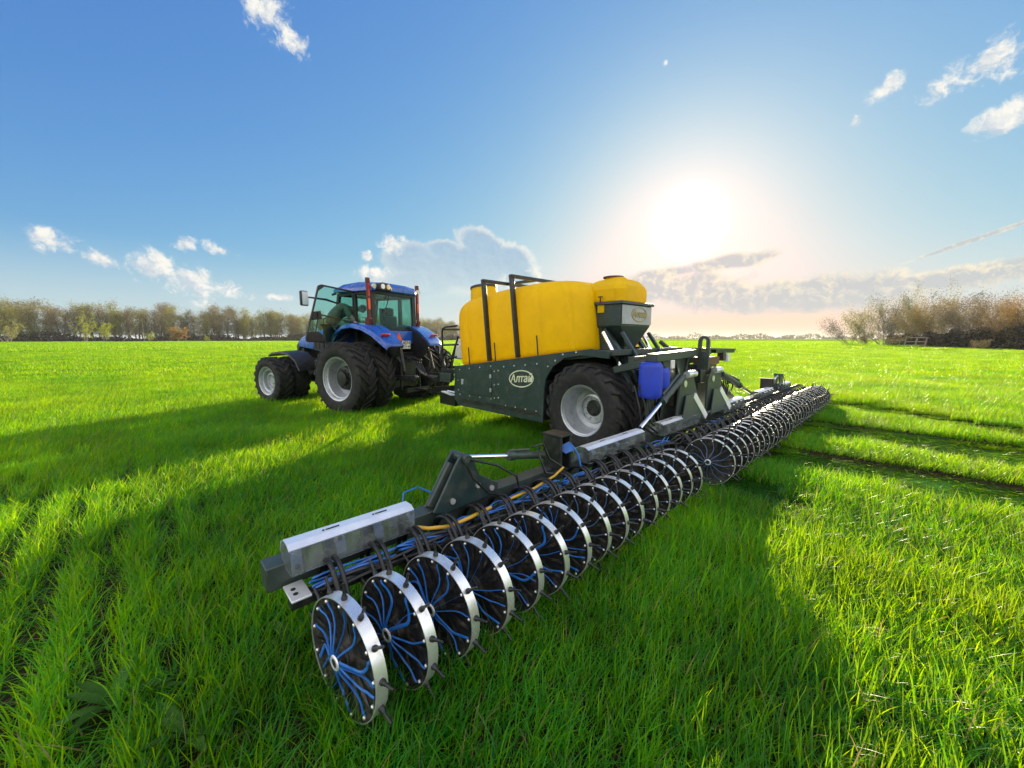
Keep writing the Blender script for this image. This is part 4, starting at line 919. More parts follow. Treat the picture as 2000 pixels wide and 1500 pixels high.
    # drawbar to the tractor's hitch, kept in the trailer's axes
    hit = Matrix.Rotation(TRZ, 3, 'Z') @ Vector((.02, -1.5, 0)) + Vector((TRX, TRY, 0)); hb, hh = hit.x * AX[0] + hit.y * AX[1], hit.x * HX[0] + hit.y * HX[1]
    mb = nb(); mb.bar((5.2, 6.7, .72), (hb, hh, .52), .16, .16); mb.bar((6.5, 6.7, .72), (hb + .1, hh - .1, .52), .16, .16); mb.box((hb, hh, .50), (.2, .3, .12)); mb.box((5.3, 7.25, .45), (.9, .6, .28)); part('drawbar', mb, M['steel_black'], bevel=.01)
    mb = nb(); mb.tube([(4.9, 7.3, .62), (4.95, 7.0, .60), (4.70, 6.7, .60)], .02, 6); mb.bar((4.75, 7.25, .63), (4.68, 6.75, .60), .10, .02); part('toolbox_lid', mb, M['alu'])
    # tank: rounded plan, domed top, shallow upright grooves, leaning with the deck
    hc, bc, A_, B_ = 5.19, 5.84, 1.69, 1.14
    prof = [(0, .965), (.03, .99), (.08, 1.0), (.5, 1.0), (.90, 1.0), (1.00, .99), (1.09, .965), (1.155, .925), (1.205, .87), (1.24, .79), (1.265, .68), (1.285, .5), (1.295, .28), (1.30, 0.001)]
    mb = nb(); n = 264; vs = []
    for z, s in prof:
        for k in range(n):
            t = 2 * math.pi * k / n; c_, s_ = math.cos(t), math.sin(t); ex = .42
            x = B_ * math.copysign(abs(c_) ** ex, c_); y = A_ * math.copysign(abs(s_) ** ex, s_)
            gr = (1 - .013 * max(0, math.cos(11 * t + .4)) ** 14) if .05 < z < 1.25 else 1
            H = hc + y * s * gr + .11 * z; vs.append((bc + x * s * gr, H, zdeck(H) * (1 - .5 * z / 1.3) + 1.45 * .5 * z / 1.3 + .01 + z + .035 * (1 - (y / A_) ** 2) * (z > 1.0)))
    fs = []
    for i in range(len(prof) - 1):
        for k in range(n): a = i * n + k; b = i * n + (k + 1) % n; fs.append((a, b, b + n, a + n))
    mb.add(vs, fs + [tuple(range(n))[::-1]]); tank = part('tank', mb, M['yellow'], smooth=60)
    ne = nb(); nc = Vector((5.24, 6.36, 2.66)); ne.lathe([(-.12, .30), (.0, .29), (.16, .275), (.19, .26), (.195, .0)], nc, (0, .12, 1), 30); neck = ne.build('tank_neck', M['yellow'], tank, 40)
    nb().lathe([(.18, .0), (.18, .285), (.225, .28), (.235, .24), (.24, 0)], nc, (0, .12, 1), 30).build('lid', M['black'], tank, 40)
    for h, b in ((6.15, 4.70), (5.35, 4.69), (4.30, 4.70)):
        mb = nb(); mb.cyl((b - .03, h, zdeck(h)), (b - .035, h + .03, zdeck(h) + .34), .012, n=6); part('strap', mb, M['black'])
    for h in (5.52, 4.76):
        mb = nb(); z0 = zdeck(h) + .02; t_ = (4.66, h + .165, 2.87); u_ = (7.10, h + .165, 2.87)
        mb.bar((4.66, h, z0), t_, .085, .055, (0, 1, 0)); mb.bar((7.10, h, z0), u_, .085, .055, (0, 1, 0)); mb.bar((4.63, h + .165, 2.87), (7.13, h + .165, 2.87), .085, .055)
        part('tank_hoop', mb, M['steel_black'], bevel=.006)
    mb = nb(); mb.bar((5.25, 4.94, 2.86), (5.25, 5.68, 2.86), .06, .05); part('hoop_brace', mb, M['steel_black'])
    # front platform with rail, cans and steps
    mb = nb(); mb.box((5.6, 7.0, 1.08), (1.7, .7, .05)); mb.bar((4.75, 6.66, 1.12), (4.75, 7.28, 1.12), .05, .05); part('platform', mb, M['steel_black'])
    mb = nb(); r_ = .02
    mb.tube([(4.74, 7.22, 1.05), (4.74, 7.22, 1.95), (4.74, 7.18, 2.02), (4.74, 7.10, 2.05), (4.74, 6.66, 2.07)], r_, 8); mb.tube([(4.74, 7.22, 1.66), (4.74, 6.64, 1.68)], r_, 8); mb.tube([(4.74, 6.92, 1.10), (4.74, 6.72, 1.68)], r_, 8); mb.tube([(4.74, 7.12, 1.10), (4.74, 6.98, 1.38), (4.74, 6.70, 1.42)], r_, 8)
    mb.tube([(4.74, 6.90, 1.35), (4.74, 6.62, 1.85)], r_, 8); mb.tube([(4.74, 7.22, 2.0), (6.4, 7.22, 2.02)], r_, 8); mb.tube([(6.4, 7.22, 1.08), (6.4, 7.22, 2.02)], r_, 8)
    part('guard_rail', mb, M['steel_black'])
    mb = nb(); mb.box((4.74, 7.08, .98), (.10, .42, .16)); mb.bar((4.70, 7.26, .88), (4.70, 6.86, .88), .06, .03); part('step', mb, M['greygreen'], bevel=.008)
    mb = nb(); mb.box((5.25, 7.02, 1.52), (.36, .52, .36)); mb.box((5.25, 7.0, 1.74), (.3, .42, .12)); mb.cyl((5.25, 7.12, 1.8), (5.25, 7.12, 1.88), .06); part('water_can', mb, M['white'], bevel=.05)
    mb = nb()
    for k in range(4): mb.tube([(5.0 + k * .1, 7.3, 1.15), (5.0 + k * .08, 7.55, 1.0 + .05 * k), (4.95 + k * .1, 7.9, .85), (4.9 + k * .05, 8.3, .9)], .02, 6)
    mb.lathe([(-.03, .17), (0, .2), (.03, .17), (0, .14)], (4.95, 7.35, 1.32), (1, 0, 0), 20, True); part('hose_coil', mb, M['hose_black'])
    # dry hopper at the back
    hb0, hb1, hh0, hh1, zt = 5.26, 6.20, 3.14, 3.93, 2.37
    e = empty('hopper', (0, 0, 0), 0, T)
    def ring(b0, b1, h0, h1, z): return [(b0, h0, z), (b1, h0, z), (b1, h1, z), (b0, h1, z)]
    def stack(rings):
        m_ = nb(); vs = [p for r in rings for p in r]; fs = []
        for i in range(len(rings) - 1):
            for k in range(4): a = i * 4 + k; b = i * 4 + (k + 1) % 4; fs.append((a, b, b + 4, a + 4))
        k = len(vs); fs += [(0, 3, 2, 1), (k - 4, k - 3, k - 2, k - 1)]; return m_.add(vs, fs)
    stack([ring(5.62, 5.92, 3.28, 3.66, 1.62), ring(5.55, 5.98, 3.24, 3.68, 1.72), ring(hb0 + .01, hb1 - .01, hh0 + .01, hh1 - .01, 2.00), ring(hb0, hb1, hh0, hh1, 2.33)]).build('bin', M['green'], e, 0, .008)
    mb = nb(); mb.box(((hb0 + hb1) / 2, (hh0 + hh1) / 2, 2.35), (hb1 - hb0 + .07, hh1 - hh0 + .07, .045)); mb.build('bin_rim', M['greygreen'], e, bevel=.006)
    pan = nb().box(((hb0 + hb1) / 2, hh0 - .008, 2.17), (hb1 - hb0 - .03, .012, .29)).build('name_panel', mat_basic('pale_grey_panel', (.42, .44, .43), .45, dirt=DUST, dirt_amt=.15), e, bevel=.003)
    emblem(e, Vector((5.78, hh0 - .016, 2.185)) - Vector(OFF), (1, 0, 0), (0, 0, 1), (0, -1, 0), .24, M['gold'], M['gold'], None)
    m_ = nb(); rings = []
    for z, i in ((2.375, .02), (2.57, .02), (2.63, .045), (2.71, .13), (2.74, .19)):
        c_ = .10 + i; b0, b1, h0, h1 = hb0 + i, hb1 - i, hh0 + i * .7, hh1 - i * .7; q = .12
        rings.append([(b0 + q, h0, z), (b1 - q, h0, z), (b1, h0 + q, z), (b1, h1 - q, z), (b1 - q, h1, z), (b0 + q, h1, z), (b0, h1 - q, z), (b0, h0 + q, z)])
    vs = [p for r in rings for p in r]; fs = []
    for i in range(len(rings) - 1):
        for k in range(8): a = i * 8 + k; b = i * 8 + (k + 1) % 8; fs.append((a, b, b + 8, a + 8))
    m_.add(vs, fs + [tuple(range(8))[::-1], tuple(range(32, 40))]); lid = m_.build('hopper_lid', M['yellow'], e, 18, .02)
    nb().lathe([(0, .185), (.03, .18), (.045, .165), (.05, .0)], (5.66, 3.50, 2.735), (0, 0, 1), 24).build('cap', M['yellow'], e, 40)
    nb().lathe([(0, .165), (.02, .165), (.03, 0)], (5.62, 3.52, 2.78), (0, 0, 1), 20).build('cap_lid', mat_basic('brown_cap', (.10, .05, .03), .5), e, 40)
    mb = nb(); mb.box((hb0 - .006, 3.50, 2.265), (.014, .12, .12)); mb.build('latch_plate', M['yellow'], e, bevel=.004); mb = nb(); mb.bar((hb0 - .03, 3.5, 2.33), (hb0 - .03, 3.5, 2.46), .015, .015, (0, 1, 0)); mb.bar((hb0 - .03, 3.46, 2.45), (hb0 - .03, 3.54, 2.45), .015, .015); mb.build('catch', M['black'], e)
    mb = nb(); mb.box((hb0 - .012, 3.66, 2.02), (.02, .10, .12), Euler((R(15), 0, 0)).to_matrix()); mb.build('label_plate', M['alu'], e)
    mb = nb(); mb.box((5.78, 3.46, 1.56), (.34, .36, .16)); mb.cyl((5.78, 3.2, 1.55), (5.78, 3.72, 1.55), .10); mb.box((5.60, 3.28, 1.60), (.1, .1, .14)); mb.box((6.0, 3.25, 1.62), (.08, .1, .1)); mb.build('metering_unit', M['black'], e, bevel=.01)
    # stand under the hopper
    mb = nb()
    for b in (5.32, 6.15):
        mb.prism([(3.95, 1.56), (3.80, 2.02), (3.55, 2.02), (3.40, 1.75), (3.35, 1.52)], lambda h, z: Vector((b - .015, h, z)), lambda h, z: Vector((b + .015, h, z)))
        mb.bar((b, 3.45, 1.95), (b, 2.85, 1.15), .06, .10, (1, 0, 0)); mb.bar((b, 3.15, 1.9), (b, 2.62, 1.15), .05, .06, (1, 0, 0))
    part('hopper_stand', mb, M['green'], bevel=.006)
    for b, s in ((5.12, 1), (6.32, 1)):
        mb = nb(); mb.cyl((b, 3.36, 1.90), (b, 3.05, 1.40), .032, n=10); part('ram_rod', mb, M['chrome'])
        mb = nb(); mb.cyl((b, 3.05, 1.40), (b, 2.82, 1.02), .05, n=12); part('ram_barrel', mb, M['green'])
    mb = nb()
    for k in range(7):
        b = 5.45 + .11 * k; mb.tube([(b, 3.30, 1.58), (b + .02, 3.05, 1.45 - .03 * (k % 3)), (b + .05 * math.sin(k * 2.1), 2.85, 1.15), (b + .06 * math.cos(k * 1.7), 2.65, .85)], .018, 6)
    for k in range(4): mb.tube([(5.3 + .12 * k, 3.1, 1.6), (5.25 + .12 * k, 2.8, 1.35 + .05 * k), (5.2 + .1 * k, 2.6, 1.45), (5.0 + .1 * k, 2.45, 1.40)], .014, 6)
    part('feed_hose', mb, mat_basic('grey_hose', (.16, .17, .16), .35))
    mb = nb(); mb.box((5.05 - .352, 2.93, 1.06), (.004, .10, .045)); part('tyre_sticker', mb, M['white'])
    # right-hand bright tube seen past the hopper
    mb = nb(); mb.bar((6.7, 3.2, 1.75), (6.7, 2.5, 1.2), .06, .06, (1, 0, 0)); part('side_strut', mb, M['greygreen'])
    return T
build_trailer()

# ------------------------------------------------------------------ injector toolbar with its spoked wheels
OB, OH = 6.5, 2.3
RIN = .286
def build_toolbar():
    T = empty('injector_toolbar', W(OB, OH), MYAW); tag(T, 'long folding toolbar with a row of spoked injection wheels', 'farm implement'); OFF = (OB, OH, 0)
    def nb(): return MB(OFF)
    def part(name, mb, mat, parent=T, **k): return mb.build(name, mat, parent, **k)
    W1 = [.552 + .2555 * i for i in range(15)]; W2 = [4.90 + .2555 * i for i in range(31)]
    discs = [(b, 1.752, .30) for b in W1] + [(b, 1.66 if i < 13 else 1.72, .30) for i, b in enumerate(W2)]
    # ---- one injection wheel: dish > band, hub, hub ring, hoses, spikes
    NS = 13
    def dish():
        mb = MB(); mb.lathe([(.0, RIN - .002), (.006, RIN - .012), (.020, .235), (.034, .15), (.040, .09), (.030, .06), (.0, .05), (0.075, .05), (.080, .10), (.072, .17), (.058, .24), (.050, RIN - .003)], n=52, closed=True)
        for k in range(NS):
            a = 2 * math.pi * (k + .5) / NS; e = Vector((0, math.cos(a), math.sin(a))); tg = Vector((0, -math.sin(a), math.cos(a)))
            mb.add([e * .08 + Vector((.036, 0, 0)), e * .262 + Vector((.004, 0, 0)) - tg * .020, e * .262 + Vector((.002, 0, 0)) + tg * .004, e * .18 + Vector((.008, 0, 0)) + tg * .004], [(0, 1, 3), (1, 2, 3), (0, 3, 2), (0, 2, 1)])
        return mb
    def spike():   # along +y from the rim
        mb = MB(); mb.lathe([(0, 0), (.0, .0145), (.014, .0145), (.018, .011), (.030, .010), (.032, .0078), (.084, .0070), (.086, .005), (.086, 0)], (.027, RIN, 0), (0, 1, 0), 10); return mb
    def hose(r=.0050, n=6):
        pts = [(-.024, .030, 0), (-.026, .055, .004), (-.010, .105, .018), (.004, .155, .030), (.010, .205, .020), (.004, .243, .004), (.006, .262, 0)]
        # smooth it
        P = [Vector(p) for p in pts]; Q = []
        for i in range(len(P) - 1):
            p0, p1, p2, p3 = P[max(i - 1, 0)], P[i], P[i + 1], P[min(i + 2, len(P) - 1)]
            for t in (0, .33, .66): Q.append(.5 * ((2 * p1) + (-p0 + p2) * t + (2 * p0 - 5 * p1 + 4 * p2 - p3) * t * t + (-p0 + 3 * p1 - 3 * p2 + p3) * t ** 3))
        Q.append(P[-1]); mb = MB(); mb.tube(Q, r, n); return mb
    def rot(mb, a):
        c, s = math.cos(a), math.sin(a); o = MB(); o.V = [Vector((v.x, v.y * c - v.z * s, v.y * s + v.z * c)) for v in mb.V]; o.F = list(mb.F); return o
    m_dish = dish().build('injection_wheel', M['dish'], T, 30)
    band = MB().lathe([(-.004, RIN + .003), (.056, RIN + .003), (.056, RIN - .002), (-.004, RIN - .002)], n=64, closed=True).build('rim_band', M['steel'], m_dish, 30)
    hub = MB().lathe([(-.036, 0), (-.036, .026), (-.030, .034), (.0, .036), (.01, .055), (.09, .055), (.10, .03), (.10, 0)], n=24).build('hub', M['black'], m_dish, 35)
    hr = MB().lathe([(-.0385, .022), (-.0385, .033), (-.033, .037), (-.031, .036), (-.034, .022)], n=28, closed=True).build('hub_ring', M['alu'], m_dish, 35)
    fit = MB()
    for k in range(NS): a = 2 * math.pi * k / NS; fit.ball((.002, .265 * math.cos(a), .265 * math.sin(a)), .0095, 8)
    fit = fit.build('nozzle_fittings', M['steel'], m_dish, 60); tag(fit, kind='stuff')
    sp_me = spike().build('spike', M['steel_black'], None, 40); ho_me = hose().build('hose', M['hose_blue'], None, 60)
    allsp = MB(); allho = MB()
    for k in range(NS):
        q = rot(spike(), 2 * math.pi * k / NS); allsp.add(q.V, q.F); q = rot(hose(.0055, 5), 2 * math.pi * k / NS); allho.add(q.V, q.F)
    sps = allsp.build('spikes', M['steel_black'], None, 40); tag(sps, kind='stuff'); hos = allho.build('hoses', M['hose_grey'], None, 60); tag(hos, kind='stuff')
    base_kids = list(m_dish.children)
    def place(d, i):
        if i == 0: w = d
        else:
            w = d.copy(); COL.objects.link(w); w.parent = T
            for k in base_kids: c = k.copy(); COL.objects.link(c); c.parent = w
        b, h, z = discs[i]; w.location = (b - OB, h - OH, z + rng.normal(0, .004)); w.rotation_euler = (rng.uniform(0, 6.28), 0, R(9.5) + rng.normal(0, .012))
        if i < 7:
            for k in range(NS):
                for src in (sp_me, ho_me):
                    c = src.copy(); COL.objects.link(c); c.parent = w; c.rotation_euler = (2 * math.pi * k / NS, 0, 0)
                    if src is ho_me: c.rotation_euler[0] += rng.normal(0, .10); c.scale = (1, 1, rng.uniform(-.6, 2.2))
        else:
            for src in (sps, hos): c = src.copy(); COL.objects.link(c); c.parent = w
    for i in range(len(discs)): place(m_dish, i)
    for o in (sp_me, ho_me, sps, hos): bpy.data.objects.remove(o)
    # ---- spring arms carrying the wheels
    arm = MB()
    for db in (.0, .042):
        P = [Vector(p) for p in ((db, .60, .07), (db, .56, .16), (db, .50, .235), (db, .42, .27), (db, .335, .255), (db, .27, .185), (db, .20, .09), (db * .7, .10, .03), (db * .5, .0, .0))]; Q = []
        for i in range(len(P) - 1):
            p0, p1, p2, p3 = P[max(i - 1, 0)], P[i], P[i + 1], P[min(i + 2, len(P) - 1)]
            for t in (0, .33, .66): Q.append(.5 * ((2 * p1) + (-p0 + p2) * t + (2 * p0 - 5 * p1 + 4 * p2 - p3) * t * t + (-p0 + 3 * p1 - 3 * p2 + p3) * t ** 3))
        Q.append(P[-1]); arm.tube(Q, .0135, 8)
    arm = arm.build('spring_arm', M['hose_black'], T, 60)
    blk = MB(); blk.box((.02, .50, .05), (.12, .15, .13)); blk.cyl((-.04, .40, .04), (.09, .40, .04), .05, n=14); blk.box((.02, .36, -.02), (.08, .18, .05)); blk.cyl((.02, .45, .12), (.02, .45, .17), .012, n=6); blk = blk.build('valve_block', M['black'], T, 35, .01)
    for i, (b, h, z) in enumerate(discs):
        for src in (arm, blk):
            c = src if i == 0 else src.copy()
            if i: COL.objects.link(c); c.parent = T
            c.location = (b + .085 - OB, h - OH, z)
    # ---- beams
    def beam(name, b0, b1, h, z, s=.14): return part(name, nb().bar((b0, h, z), (b1, h, z), s, s), M['greygreen'], bevel=.008)
    beam('wing_beam', .37, 4.25, 2.40, .485); beam('centre_beam', 4.26, 8.95, 2.42, .485, .16); beam('wing_beam', 8.96, 12.75, 2.40, .485)
    part('rear_rail', nb().bar((.45, 2.22, .38), (12.6, 2.22, .38), .07, .06), M['steel_black'], bevel=.005)
    mb = nb(); mb.box((.49, 2.215, .435), (.10, .18, .012)); part('end_bracket', mb, M['alu'], bevel=.003)
    mb = nb()
    for q in ((.475, 2.235), (.475, 2.185)): mb.cyl((q[0], q[1], .438), (q[0], q[1], .444), .013, n=8)
    part('bracket_holes', mb, M['black'])
    # ---- covers over the distributors: bent bright top sheet, clear front, end sheets
    for (b0, b1) in ((.46, 1.20), (3.16, 4.32), (4.82, 6.02), (7.1, 8.2), (9.25, 10.35), (11.35, 12.1)):
        e = empty('distributor_cover', (0, 0, 0), 0, T)
        # profile (h, z): from the back over the top to the front edge
        pr = [(2.40, .60), (2.385, .665), (2.32, .70), (2.245, .70), (2.205, .678)]
        mb = nb(); n = len(pr); vs = []
        for b in (b0, b1): vs += [(b, h, z) for h, z in pr] + [(b, h + .002, z - .005) for h, z in pr]
        fs = []
        m_ = 2 * n
        for i in range(n - 1): fs += [(i, i + 1, m_ + i + 1, m_ + i), (n + i, m_ + n + i, m_ + n + i + 1, n + i + 1)]
        fs += [(0, m_, m_ + n, n), (n - 1, 2 * n - 1, m_ + 2 * n - 1, m_ + n - 1)]
        for k in (0, m_): fs += [(k + i, k + i + 1, k + n + i + 1, k + n + i) for i in range(n - 1)]
        mb.add(vs, fs); mb.build('top_sheet', M['alu'], e, 20)
        nb().bar((b0 + .004, 2.198, .605), (b1 - .004, 2.198, .605), .004, .14).build('clear_front', M['clear'], e, 0)
        for b in (b0 + .003, b1 - .003):
            mb = nb(); mb.prism([(2.395, .53), (2.395, .60), (2.38, .66), (2.32, .695), (2.245, .695), (2.207, .673), (2.203, .535)], lambda h, z: Vector((b - .002, h, z)), lambda h, z: Vector((b + .002, h, z))); mb.build('end_sheet', M['clear'], e, 0)
        mb = nb()
        for k in range(3): b = b0 + (b1 - b0) * (k + .6) / 3.2; mb.bar((b, 2.24, .53), (b, 2.24, .66), .07, .03, (0, 1, 0))
        mb.build('distributor', mat_basic('cream_distributor', (.38, .36, .30), .5) if b0 < 1 else bpy.data.materials['cream_distributor'], e, bevel=.004)
        mb = nb()
        for k in range(2):
            b = b0 + (b1 - b0) * (.28 + .40 * k); mb.box((b + .04, 2.275, .7015), (.075, .010, .004)); mb.ball((b - .01, 2.275, .700), .008, 6)
        mb.build('slots', M['ink'], e, 0)
        mb = nb(); mb.box(((b0 + b1) / 2, 2.28, .57), (b1 - b0 - .1, .10, .08)); mb.build('manifold', M['black'], e, bevel=.01)
    # ---- hose bundles along the beam
    def bundle(name, b0, b1, n, mat, h=2.17, z=.47, r=.0065, amp=.03):
        amp = amp * 1.25
        mb = nb()
        for k in range(n):
            ph = rng.uniform(0, 6); f = rng.uniform(4, 11); oh, oz = rng.normal(0, .018), rng.normal(0, .014)
            mb.tube([(b, h + oh + amp * math.sin(f * b + ph), z + oz + amp * .7 * math.cos(f * 1.3 * b + ph)) for b in np.arange(b0, b1, .06)], r, 5)
        return part(name, mb, mat, smooth=60)
    for (a, b) in ((.55, 1.05), (1.05, 1.7), (1.7, 2.7), (2.7, 3.3), (4.4, 5.0), (6.1, 7.0)): bundle('blue_hose_bundle', a, b, 6, M['hose_blue'])
    for (a, b) in ((.6, 4.2), (4.4, 12.4)): bundle('black_hose_bundle', a, b, 5, M['hose_black'], 2.12, .44, .011, .035)
    part('yellow_hose', nb().tube([(1.18, 2.22, .56), (1.28, 2.17, .53), (1.42, 2.12, .515), (1.6, 2.12, .52), (1.8, 2.13, .53)], .0135, 8), M['hose_yellow'], smooth=60)
    part('yellow_hose', nb().tube([(1.95, 2.14, .53), (2.3, 2.15, .535), (2.6, 2.18, .56), (2.75, 2.2, .6)], .011, 8), M['hose_yellow'], smooth=60)
    mb = nb()
    for k in range(10): a = k / 9; mb.tube([(2.78 + .05 * a, 2.30 - .06 * a, .76 - .05 * a), (2.86 + .05 * a, 2.22 - .04 * a, .82 - .07 * a), (2.93, 2.16, .70 - .03 * a), (2.95, 2.14, .56)], .0065, 5)
    part('blue_hose_bundle', mb, M['hose_blue'], smooth=60)
    part('hose', nb().tube([(1.22, 2.42, .60), (1.26, 2.46, .70), (1.36, 2.44, .72), (1.46, 2.40, .66)], .006, 6), M['hose_blue'], smooth=60)
    # ---- wing fold: hinge bracket, ram and box post, mirrored on the far wing
    def fold(b0, sgn):
        X = lambda b: b0 + sgn * b
        e = empty('fold_hinge', (0, 0, 0), 0, T)
        for h in (2.30, 2.42):
            mb = nb(); mb.prism([(0, .555), (.20, .87), (.24, .925), (.30, .935), (.35, .90), (.42, .74), (.62, .62), (.60, .54), (.08, .52)], lambda b, z: Vector((X(b), h - .012, z)), lambda b, z: Vector((X(b), h + .012, z))); mb.build('hinge_plate', M['green'], e, 0, .006)
        mb = nb(); mb.cyl((X(.285), 2.26, .90), (X(.285), 2.46, .90), .032); mb.bar((X(.21), 2.36, .86), (X(.02), 2.36, .57), .07, .03, (0, 1, 0))
        mb.bar((X(.38), 2.36, .85), (X(.44), 2.36, .66), .06, .03, (0, 1, 0)); mb.build('hinge_pin', M['greygreen'], e, bevel=.005)
        mb = nb()
        for b, z in ((.16, .60), (.40, .66), (.54, .60)): mb.cyl((X(b), 2.29, z), (X(b), 2.275, z), .022, n=12)
        mb.build('bolts', M['steel'], e)
        mb = nb(); mb.cyl((X(.285), 2.36, .895), (X(.80), 2.36, .795), .018, n=10); mb.build('ram_rod', M['chrome'], e)
        mb = nb(); mb.cyl((X(.80), 2.36, .795), (X(1.24), 2.36, .71), .034, n=14); mb.cyl((X(.80), 2.36, .84), (X(1.05), 2.36, .80), .012, n=6); mb.cyl((X(.79), 2.36, .797), (X(.86), 2.36, .783), .042, n=14); mb.build('ram_barrel', M['greygreen'], e)
        mb = nb(); mb.box((X(1.36), 2.34, .72), (.03, .22, .34)); mb.box((X(1.50), 2.34, .72), (.03, .22, .34)); mb.box((X(1.43), 2.34, .885), (.19, .24, .02)); mb.box((X(1.43), 2.44, .72), (.14, .02, .32)); mb.build('ram_post', M['steel_black'], e, bevel=.005)
        for pts in ([(1.16, 2.33, .80), (1.10, 2.28, .76), (1.12, 2.22, .60), (1.28, 2.2, .55)], [(1.08, 2.35, .82), (1.18, 2.3, .84), (1.22, 2.26, .70), (1.36, 2.22, .60)], [(.29, 2.28, .90), (.55, 2.22, .80), (.72, 2.18, .68), (.74, 2.16, .56)], [(.27, 2.27, .88), (.30, 2.22, .76), (.42, 2.18, .62), (.58, 2.15, .56)]):
            nb().tube([(X(p[0]), p[1], p[2]) for p in pts], .010, 6).build('hose', M['hose_black'], e, 60)
    fold(1.40, 1); fold(11.75, -1)
    # ---- centre frame with lift tower
    mb = nb(); mb.bar((4.84, 2.42, 1.545), (6.75, 2.42, 1.60), .16, .11); mb.bar((4.92, 2.45, 1.5), (4.92, 2.45, .55), .08, .08, (0, 1, 0)); mb.bar((6.6, 2.5, 1.5), (6.6, 2.5, .55), .10, .10, (0, 1, 0)); mb.bar((4.9, 2.75, 1.5), (6.7, 2.75, 1.5), .10, .10)
    for b in (4.9, 6.7): mb.bar((b, 2.4, 1.5), (b, 3.0, 1.35), .10, .10)
    tw = part('tower_frame', mb, M['greygreen'], bevel=.01)
    mb = nb(); mb.bar((6.20, 2.40, 1.645), (7.85, 2.40, 1.605), .20, .03); mb.bar((6.9, 2.38, 1.59), (7.85, 2.38, 1.575), .12, .06); mb.box((7.30, 2.36, 1.50), (.14, .10, .16)); mb.build('top_bar', M['steel_black'], tw, bevel=.006)
    nb().box((7.48, 2.33, 1.46), (.13, .08, .13)).build('marker_lamp', M['white'], tw, bevel=.01)
    mb = nb(); mb.box((6.75, 2.40, 1.44), (.55, .2, .12)); mb.build('brown_block', mat_basic('rusty_brown_steel', (.14, .065, .03), .6, dirt=DUST, dirt_amt=.3), tw, bevel=.01)
    mb = nb(); mb.box((6.70, 2.44, 1.30), (.70, .18, .18)); mb.box((6.45, 2.42, 1.2), (.2, .16, .2)); mb.build('valve_box', M['steel_black'], tw, bevel=.01)
    mb = nb(); mb.prism([(5.25, 1.50), (6.10, 1.54), (6.02, 1.16), (5.62, 1.02), (5.42, 1.16)], lambda b, z: Vector((b, 2.46, z)), lambda b, z: Vector((b, 2.49, z))); mb.bar((5.62, 2.44, 1.5), (5.86, 2.44, 1.1), .05, .03, (0, 1, 0)); mb.bar((6.06, 2.44, 1.5), (5.96, 2.44, 1.1), .05, .03, (0, 1, 0)); mb.build('tower_web', M['greygreen'], tw, 0, .005)
    mb = nb(); o = []; 
    for k in range(9): a = math.pi * k / 8; o.append((6.28 + .085 * math.cos(a), 1.76 + .085 * math.sin(a)))
    outer = [(6.365, 1.32)] + o + [(6.195, 1.32)]
    inn = [(6.315, 1.60)] + [(6.28 + .035 * math.cos(math.pi * k / 8), 1.765 + .035 * math.sin(math.pi * k / 8)) for k in range(9)] + [(6.245, 1.60)]
    n = len(outer); vs = [Vector((6.28 + d, 2.29 + (b - 6.28), z)) for d in (-.022, .022) for b, z in outer + inn]; fs = []
    for i in range(n - 1): fs += [(i, i + 1, n + i + 1, n + i), (2 * n + i, 3 * n + i, 3 * n + i + 1, 2 * n + i + 1), (i, 2 * n + i, 2 * n + i + 1, i + 1), (n + i, n + i + 1, 3 * n + i + 1, 3 * n + i)]
    fs += [(0, n, 2 * n - 1, n - 1), (2 * n, 3 * n - 1, 4 * n - 1, 3 * n), (0, 2 * n, 3 * n - 1 - 0, n - 1) if False else (0, n - 1, 3 * n - 1, 2 * n), (n, 3 * n, 4 * n - 1, 2 * n - 1)]
    mb.add(vs, fs); mb.build('lifting_eye', M['greygreen'], tw, 40)
    # blue plastic tanks under the tower bar
    for (b, h, z0, z1, w, d) in ((4.80, 2.40, 1.02, 1.49, .26, .30), (5.08, 2.40, 1.12, 1.40, .24, .24)):
        mb = nb(); vs = []; n = 20; prof = [(z0, .8), (z0 + .03, .96), (z0 + .06, 1), (z1 - .06, 1), (z1 - .03, .95), (z1, .75)]
        for z, s in prof:
            for k in range(n): t = 2 * math.pi * k / n; c_, s_ = math.cos(t), math.sin(t); vs.append((b + w / 2 * s * math.copysign(abs(c_) ** .8, c_), h + d / 2 * s * math.copysign(abs(s_) ** .8, s_) * (1 - .05 * math.cos(4 * t) ** 4), z))
        fs = [(i * n + k, i * n + (k + 1) % n, (i + 1) * n + (k + 1) % n, (i + 1) * n + k) for i in range(len(prof) - 1) for k in range(n)] + [tuple(range(n))[::-1], tuple(range((len(prof) - 1) * n, len(prof) * n))]
        mb.add(vs, fs); part('blue_canister', mb, M['bluetank'], smooth=50)
    part('white_tag', nb().box((5.22, 2.30, 1.45), (.11, .025, .12)), M['white'], bevel=.012)
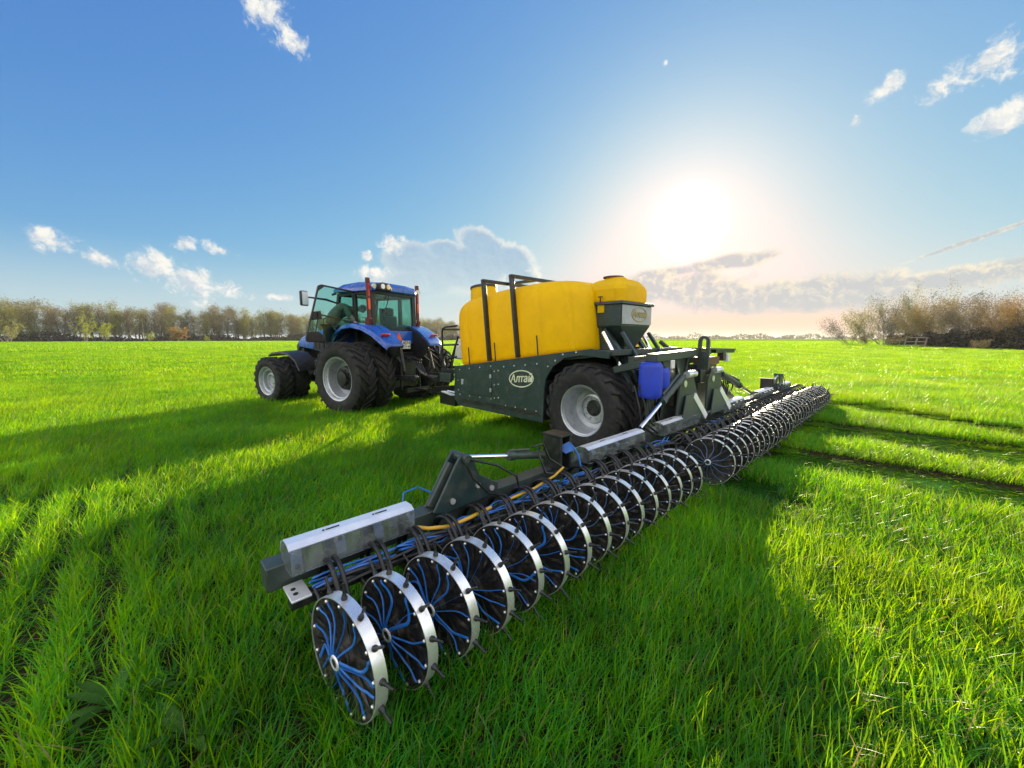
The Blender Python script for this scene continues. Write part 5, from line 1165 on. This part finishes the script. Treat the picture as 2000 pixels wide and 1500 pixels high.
    # mounting plates
    for (q, h) in (([(5.40, .62), (5.46, 1.08), (5.56, 1.26), (5.70, 1.29), (5.92, 1.26), (6.02, 1.10), (6.36, .62)], 2.30), ([(6.50, .62), (6.52, 1.12), (6.62, 1.26), (6.95, 1.27), (7.12, 1.22), (7.16, 1.0), (7.34, .62)], 2.30)):
        for hh in (h, h + .22):
            mb = nb(); mb.prism(q, lambda b, z: Vector((b, hh - .015, z)), lambda b, z: Vector((b, hh + .015, z))); pl = part('mounting_plate', mb, M['greygreen'], smooth=0, bevel=.006)
        mb = nb(); b0 = q[0][0]; mb.prism([(b0 - .02, .60), (b0 + .22, .98), (b0 + .46, .98), (b0 + .74, .60)], lambda b, z: Vector((b, 2.27 - (.98 - z) * .15, z)), lambda b, z: Vector((b, 2.25 - (.98 - z) * .15, z))); part('gusset', mb, M['green'], smooth=0, bevel=.004)
        mb = nb(); mb.bar((b0 + .50, 2.25, .96), (b0 + .82, 2.18, .60), .10, .02, (0, 1, 0)); part('gusset_flange', mb, M['alu'])
        mb = nb(); mb.cyl((b0 + .22, 2.27, 1.15), (b0 + .22, 2.28, 1.15), .05, n=16); mb.cyl((b0 + .25, 2.28, 1.28), (b0 + .55, 2.28, 1.28), .05); part('pivot_pin', mb, M['steel'])
    # lift rams from the tower down to the wings
    for (p0, p1, pm) in (((4.38, 2.30, .70), (5.52, 2.30, 1.24), .50), ((8.95, 2.30, .70), (7.15, 2.30, 1.20), .45)):
        a, b = Vector(p0), Vector(p1); m_ = a.lerp(b, pm)
        mb = nb(); mb.cyl(a, m_, .028, n=10); part('ram_rod', mb, M['chrome'])
        mb = nb(); mb.cyl(m_, b, .055, n=14); mb.cyl(m_ - (b - a) * .02, m_ + (b - a) * .05, .064, n=14); mb.cyl(m_ + Vector((.0, 0, .09)), b + Vector((-.1, 0, .06)), .02, n=8); part('ram_barrel', mb, M['green'])
    mb = nb()
    for k in range(5): b = 4.55 + .12 * k; mb.tube([(b, 2.5, 1.2), (b + .04 * math.sin(k), 2.42, .95), (b - .03, 2.36, .70), (b + .15, 2.28, .56)], .012, 6)
    part('hydraulic_hose', mb, M['hose_black'], smooth=60); mb = nb()
    for k in range(4): mb.tube([(7.0 + .1 * k, 2.42, 1.2), (7.25 + .12 * k, 2.35, 1.16 - .03 * k), (7.32 + .10 * k, 2.32, .95), (7.15 + .1 * k, 2.3, .75)], .014, 6)
    part('hydraulic_hose', mb, M['hose_black'], smooth=60); part('hose_loop', nb().tube([(7.5, 2.3, 1.0), (7.75, 2.3, 1.02), (7.8, 2.3, .92), (7.7, 2.3, .85), (7.52, 2.3, .88)], .014, 6), M['hose_black'], smooth=60)
    mb = nb(); mb.bar((7.3, 2.36, 1.0), (8.3, 2.40, .60), .05, .08); mb.box((8.2, 2.4, .58), (.3, .2, .06)); part('wing_strut', mb, M['steel_black'])
    return T
build_toolbar()
